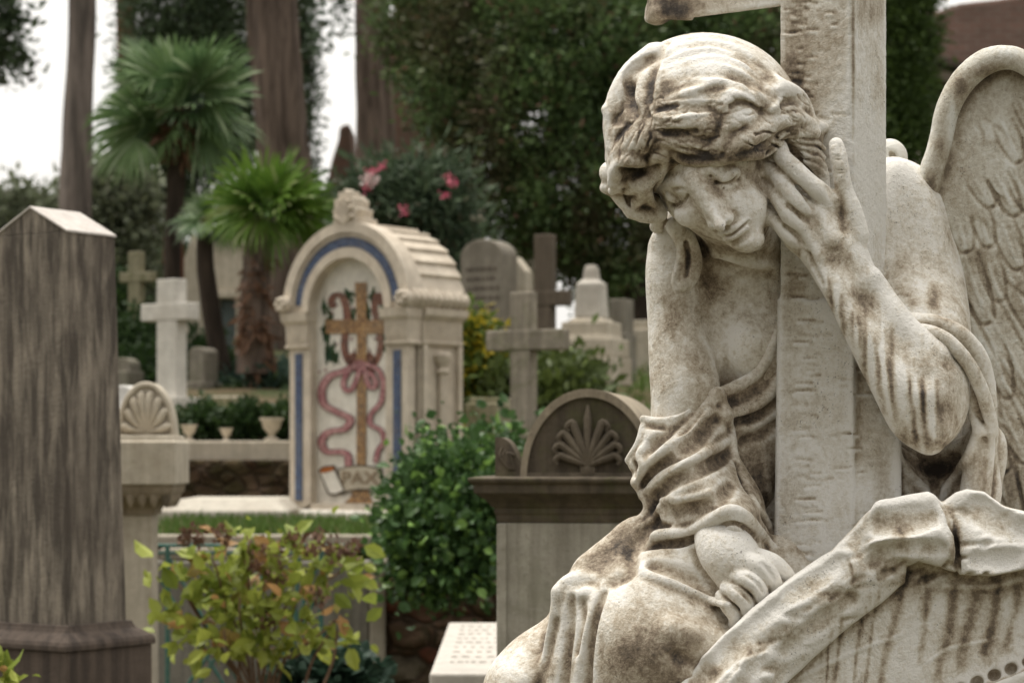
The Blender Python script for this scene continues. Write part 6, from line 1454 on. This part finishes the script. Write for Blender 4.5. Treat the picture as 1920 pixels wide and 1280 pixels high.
bush('lime_shrub', 'yellow green shrub with yellow tips right of the mosaic tomb', [(878, 680, 13.2, 32, 42), (872, 630, 13.2, 26, 30), (885, 720, 13.2, 24, 30), (900, 660, 13.3, 18, 26)], M_LIME, 260, 20, .05, .06)
bush('oleander', 'oleander with pink flowers behind the finial of the mosaic tomb', [(760, 400, 17, 80, 60), (710, 370, 17, 44, 44), (810, 420, 17, 50, 60), (780, 340, 17, 60, 24), (840, 370, 17, 28, 44), (830, 470, 17, 40, 50), (850, 510, 16.8, 30, 40)], M_OLE, 620, 18, .09, .11, .22)
fl = [e for e in bpy.data.objects if e.name.startswith('oleander') and e.type == 'EMPTY'][0]
M_FLP = foliage('pink_petals', (.50, .06, .14), (.75, .25, .32), None, trans=.3); M_FLW = foliage('white_petals', (.6, .45, .45), (.85, .75, .72), None, trans=.3)
for i, (px, py, r_) in enumerate(((692, 352, 6), (697, 320, 6), (760, 392, 7), (838, 335, 8), (835, 362, 7), (848, 340, 5), (716, 315, 4))):
    P, O_, T = clumps([pb(px, py, 16.4, r_, r_)], 6, 5, .015, .3); leaf_mesh('flower', M_FLP, fl, P, .022, .8, outward=O_)
P, O_, T = clumps([pb(698, 336, 16.4, 9, 14)], 6, 6, .02, .3); leaf_mesh('flower', M_FLW, fl, P, .045, .8, outward=O_)
bush('green_bush', 'light green bush behind the grey weathered cross', [(1060, 760, 13, 60, 60), (1040, 700, 13.4, 50, 40), (945, 740, 13, 36, 50), (1090, 720, 13.6, 40, 30), (1160, 560, 24, 60, 60), (930, 640, 18, 30, 50)], foliage('mid_leaves', (.045, .065, .02), (.12, .16, .04), None), 620, 18, .06, .07)
bush('ivy_bush', 'glossy dark ivy bush spilling over the rubble wall beside the mosaic tomb',
     [(805, 945, 9.45, 40, 44), (765, 990, 9.4, 22, 34), (800, 1010, 9.3, 44, 44), (870, 1000, 9.3, 44, 60), (845, 890, 9.4, 50, 30), (905, 865, 9.6, 34, 18), (795, 905, 9.5, 22, 26), (840, 1060, 9.3, 44, 26), (925, 838, 9.7, 30, 12), (905, 950, 9.3, 26, 60), (765, 1050, 9.3, 18, 22), (800, 1082, 9.3, 26, 14), (890, 1075, 9.3, 24, 20), (762, 935, 9.5, 12, 16), (822, 845, 9.7, 20, 14), (960, 830, 9.9, 16, 8)], M_IVY, 1300, 9, .055, .042, .75, shape=1, shell=.55, up=0)
bush('ground_ivy', 'dark ivy low at the bottom edge under the leafy shrub', [(640, 1275, 8.2, 60, 26), (590, 1290, 8.2, 50, 22), (560, 1265, 8.2, 30, 14)], foliage('bluish_ivy', (.02, .045, .03), (.06, .11, .075), None), 110, 12, .03, .055, .8, shape=1, cat='ivy')
# foreground shrub
hyb = [(350, 1130, 7.9, 44, 40), (330, 1100, 7.9, 30, 26), (400, 1060, 7.9, 50, 44), (470, 1020, 7.8, 60, 36), (540, 1060, 7.8, 60, 44), (610, 1060, 7.9, 40, 36), (640, 1080, 7.9, 24, 24), (450, 1130, 7.8, 80, 50), (540, 1140, 7.8, 50, 50), (420, 1190, 7.8, 60, 40), (590, 1200, 7.9, 50, 30), (630, 1170, 7.9, 26, 20), (360, 1185, 7.9, 36, 26), (500, 1210, 7.9, 50, 36)]
stems = []
for b in hyb: stems.append([(490+rl.uniform(-22, 22), 1330, 7.95), (480+(b[0]-490)*.35, 1240, 7.95), (480+(b[0]-490)*.75, b[1]+30, b[2]), (b[0], b[1]-10, b[2])])
stems += [[(560, 1330, 7.9), (585, 1240, 7.9), (625, 1175, 7.9)], [(600, 1300, 7.9), (625, 1235, 7.9), (632, 1180, 7.9)], [(440, 1330, 7.9), (450, 1200, 7.9), (420, 1130, 7.9)]]
hy = bush('leafy_shrub', 'yellow green leafy shrub with browning flower heads in front of the green railing', hyb, M_HYD, 98, 7, .036, .066, .58, shape=1, shell=.3, stems=stems, smat=bark('twig', (.16, .10, .07), (.30, .2, .14)), up=.1)
for px, py, r_ in ((365, 1003, 13), (420, 1000, 13), (505, 1030, 16), (560, 1020, 20), (598, 1015, 18), (625, 1035, 14), (660, 1030, 12), (480, 1065, 14), (520, 1080, 14), (600, 1120, 10), (350, 1010, 10), (495, 1165, 12)):
    P, O_, T = clumps([pb(px, py, 7.75, r_, r_)], 7, 9, .012, .3); leaf_mesh('flower_head', M_DRY, hy, P, .022, .7, outward=O_)
bush('corner_plant', 'tip of a small plant at the bottom left corner before the plinth', [(-4, 1275, 5.6, 12, 22)], M_HYD, 16, 5, .02, .05, .5, shape=1, cat='plant')
# grass
def grass(name, x0, x1, y0, y1, n, h):
    X = rs.uniform(x0, x1, n); Yg = rs.uniform(y0, y1, n); P = np.stack([X, Yg, gz(X, Yg)+.0], 1)
    o = leaf_mesh(name, M_GRASS, None, P, h, .10, up=1.3, kind='stuff'); return o
grass('grass', xpx(280, 10.4), xpx(900, 10.4), 10.22, 11.3, 16000, .085)
grass('grass', xpx(640, 9.95), xpx(760, 9.95), 9.98, 10.2, 700, .07)
grass('grass', -1, 8, 14.5, 24, 16000, .12)
# ------------------------------------------------------------------ fan palms
def fan(V, F, T, c, d, size, nb=23, droop=.35, arc=3.5, wid=.034):
    d = Vector(d).normalized(); side = d.cross(Vector((0, 0, 1)))
    if side.length < .1: side = Vector((1, 0, 0))
    side.normalize(); nrm = side.cross(d).normalized()
    roll = rl.uniform(-1.3, 1.3); side, nrm = side*math.cos(roll)+nrm*math.sin(roll), nrm*math.cos(roll)-side*math.sin(roll)
    tn = rl.random()
    for i in range(nb):
        a = (i/(nb-1)-.5)*arc; L_ = size*(.75+.25*math.cos(a))*rl.uniform(.85, 1.08)
        bd = (d*math.cos(a)+side*math.sin(a)+nrm*rl.uniform(-.05, .12)).normalized(); w_ = bd.cross(nrm).normalized()*wid*size
        p0 = Vector(c); p1 = p0+bd*L_*.45; p2 = p0+bd*L_*.8+Vector((0, 0, -droop*L_*.10)); p3 = p0+bd*L_+Vector((0, 0, -droop*L_*.38))
        o = len(V)
        V += [p0, p1-w_, p1+w_, p2-w_*.75, p2+w_*.75, p3, p1+nrm*.012*size]
        F += [(o, o+1, o+6), (o, o+6, o+2), (o+1, o+3, o+6), (o+6, o+3, o+4), (o+6, o+4, o+2), (o+3, o+5, o+4)]
        T += [min(1, max(0, tn*.7+rl.random()*.3))]*7
def palm(name, label, px, py, Y, fronds, size, mat, tpts, tmat, dead=None, petiole=.5):
    k_ = Y/FPX; e = empty(name, (xpx(tpts[-1][0], Y), Y, zpx(tpts[-1][1], Y)), label, 'palm')
    trunk('trunk', tmat, e, [(a, b, Y, r_) for a, b, r_ in tpts], lobes=8, amp=.08)
    V, F, T = [], [], []; m = MB()
    c0 = W(px, py, Y)
    for fx, fy, sz in fronds:
        dz = -(fy-py)*k_; dx = (fx-px)*k_; dy = rl.uniform(-.55, .35)*size*k_*.9
        c = c0+Vector((dx, dy, dz)); d = Vector((dx, dy, dz))
        if d.length < .05: d = Vector((0, -1, .4))
        c1 = c0+d*petiole
        m.tube(sp3([c0+Vector((0, 0, -.1)), c0+d*petiole*.5+Vector((0, 0, .04)), c1], 3), .008, 5)
        fan(V, F, T, c1, d+Vector((0, 0, -.1*d.length)), sz*k_, droop=.25 if fy < py else .6)
    me = bpy.data.meshes.new('crown'); me.from_pydata([tuple(v) for v in V], [], F); me.materials.append(mat)
    o = bpy.data.objects.new('crown', me); SC.collection.objects.link(o); wp(o, e)
    for nm in ('tint', 'tint2'):
        at = me.attributes.new(nm, 'FLOAT', 'POINT'); at.data.foreach_set('value', np.array(T, np.float32) if nm == 'tint' else np.repeat(rs.rand(len(T)//7), 7).astype(np.float32))
    wp(m.build('leaf_stalks', mat, None, smooth=True), e)
    if dead:
        P, O_, Tt = clumps([pb(a, b, Y-.05, r1, r2) for a, b, r1, r2 in dead], 10, 46, .03, .8)
        leaf_mesh('dead_leaf_bases', M_PALMD, e, P, .11, .28, up=-.2, outward=O_, tint=Tt, droop=.9)
    return e
fr = []
for i in range(17):
    a = -PI/2+(i/16-.5)*5.2+rl.uniform(-.12, .12); r_ = rl.uniform(60, 140)
    fr.append((335+r_*math.cos(a)*1.1, 190+r_*math.sin(a)*1.0, rl.uniform(95, 130)))
fr += [(215, 230, 125), (235, 140, 125), (215, 285, 110), (180, 320, 90), (250, 90, 110), (430, 120, 110), (440, 170, 105), (330, 90, 100), (290, 110, 105), (380, 100, 110), (300, 300, 90), (370, 300, 95), (400, 260, 90), (340, 190, 100), (300, 210, 95), (370, 210, 95), (265, 180, 110), (420, 200, 90), (310, 260, 90), (200, 300, 70)]
palm('fan_palm', 'tall fan palm with a wide dark green crown left of the massive trunk', 338, 205, 17.5, fr, 120, M_PALM, [(338, 200, 20), (332, 300, 18), (326, 420, 15), (322, 560, 15), (322, 760, 18)], B_DK, [(336, 250, 20, 40)])
fr = []
for i in range(17):
    a = -PI/2+(i/16-.5)*4.2+rl.uniform(-.1, .1); r_ = rl.uniform(45, 95)
    fr.append((515+r_*math.cos(a)*1.25, 390+r_*math.sin(a)*.9, rl.uniform(90, 125)))
fr += [(590, 380, 100), (600, 410, 90), (430, 370, 80), (520, 320, 95), (470, 340, 95), (560, 450, 90), (530, 460, 90), (480, 440, 70)]
palm('fan_palm', 'bright green low palm with a shaggy trunk touching the mosaic tomb', 505, 400, 16.5, fr, 110, M_PALMB, [(490, 410, 22), (480, 500, 24), (476, 600, 27), (474, 700, 30)], B_BR, [(478, 590, 18, 80), (476, 640, 20, 54), (482, 520, 14, 40)], petiole=.35)
fr = []
for i in range(14):
    a = -PI/2+(i/13-.5)*4.6; r_ = rl.uniform(24, 46); fr.append((392+r_*math.cos(a), 405+r_*math.sin(a), rl.uniform(50, 66)))
palm('fan_palm', 'small dark palm on a thin leaning trunk behind the white cross', 392, 410, 17, fr, 60, M_PALM, [(385, 410, 14), (385, 500, 16), (398, 590, 17), (418, 710, 18)], B_DK, None)
# ------------------------------------------------------------------ camera, light, sky
sc = bpy.context.scene
cam = bpy.data.cameras.new('camera'); co = bpy.data.objects.new('camera', cam); sc.collection.objects.link(co)
co.location = (0, 0, HZ); co.rotation_euler = (PI/2, 0, 0)
cam.lens = 80; cam.sensor_width = 36; cam.shift_y = (850-640)/1920
cam.clip_start = 0.1; cam.clip_end = 2000
cam.dof.use_dof = True; cam.dof.focus_distance = D-0.05; cam.dof.aperture_fstop = 7.5; cam.dof.aperture_blades = 0
sc.camera = co
sun = bpy.data.lights.new('sun', 'SUN'); so = bpy.data.objects.new('sun', sun); sc.collection.objects.link(so)
sun.energy = 2.2; sun.angle = math.radians(35); sun.color = (1, 0.95, 0.87)
so.rotation_euler = (math.radians(-8), math.radians(-16), 0)
so['kind'] = 'structure'
w = bpy.data.worlds.new('World'); sc.world = w; w.use_nodes = True
nt = w.node_tree; bg = nt.nodes['Background']
sky = nt.nodes.new('ShaderNodeTexSky'); sky.sky_type = 'NISHITA'; sky.sun_disc = False
sky.sun_elevation = math.radians(58); sky.sun_rotation = math.radians(160); sky.dust_density = 4; sky.air_density = 1.5
hs = nt.nodes.new('ShaderNodeHueSaturation'); hs.inputs['Saturation'].default_value = 0.12
nt.links.new(sky.outputs[0], hs.inputs['Color'])
# cloud cover: flattens the sky's colour and evens it out, brighter towards the zenith
tc = nt.nodes.new('ShaderNodeTexCoord'); sx = nt.nodes.new('ShaderNodeSeparateXYZ'); nt.links.new(tc.outputs['Generated'], sx.inputs[0])
mr = nt.nodes.new('ShaderNodeMapRange'); nt.links.new(sx.outputs['Z'], mr.inputs['Value'])
mr.inputs['From Min'].default_value = 0.0; mr.inputs['From Max'].default_value = 1.0; mr.inputs['To Min'].default_value = 7.6; mr.inputs['To Max'].default_value = 19.0
mx = nt.nodes.new('ShaderNodeMix'); mx.data_type = 'RGBA'; mx.inputs[0].default_value = 0.85
# unseen sky behind the camera dimmed on purpose to cut frontal fill light
yr = nt.nodes.new('ShaderNodeMapRange'); nt.links.new(sx.outputs['Y'], yr.inputs['Value'])
yr.inputs['From Min'].default_value = -1; yr.inputs['From Max'].default_value = 1; yr.inputs['To Min'].default_value = 0.34; yr.inputs['To Max'].default_value = 1.0
mu = nt.nodes.new('ShaderNodeMath'); mu.operation = 'MULTIPLY'; nt.links.new(mr.outputs[0], mu.inputs[0]); nt.links.new(yr.outputs[0], mu.inputs[1])
cm = nt.nodes.new('ShaderNodeCombineColor')
for i, wv in enumerate((1.0, .968, .915)):
    m_ = nt.nodes.new('ShaderNodeMath'); m_.operation = 'MULTIPLY'; m_.inputs[1].default_value = wv; nt.links.new(mu.outputs[0], m_.inputs[0]); nt.links.new(m_.outputs[0], cm.inputs[i])
nt.links.new(hs.outputs[0], mx.inputs[6]); nt.links.new(cm.outputs[0], mx.inputs[7]); nt.links.new(mx.outputs[2], bg.inputs['Color'])
bg.inputs['Strength'].default_value = 0.085
sc.view_settings.view_transform = 'Standard'; sc.view_settings.look = 'None'; sc.view_settings.exposure = 0.66; sc.view_settings.gamma = 1
sc.render.engine = 'CYCLES'
sc.cycles.use_denoising = True
sc.cycles.max_bounces = 6; sc.cycles.diffuse_bounces = 3; sc.cycles.glossy_bounces = 2; sc.cycles.transparent_max_bounces = 8
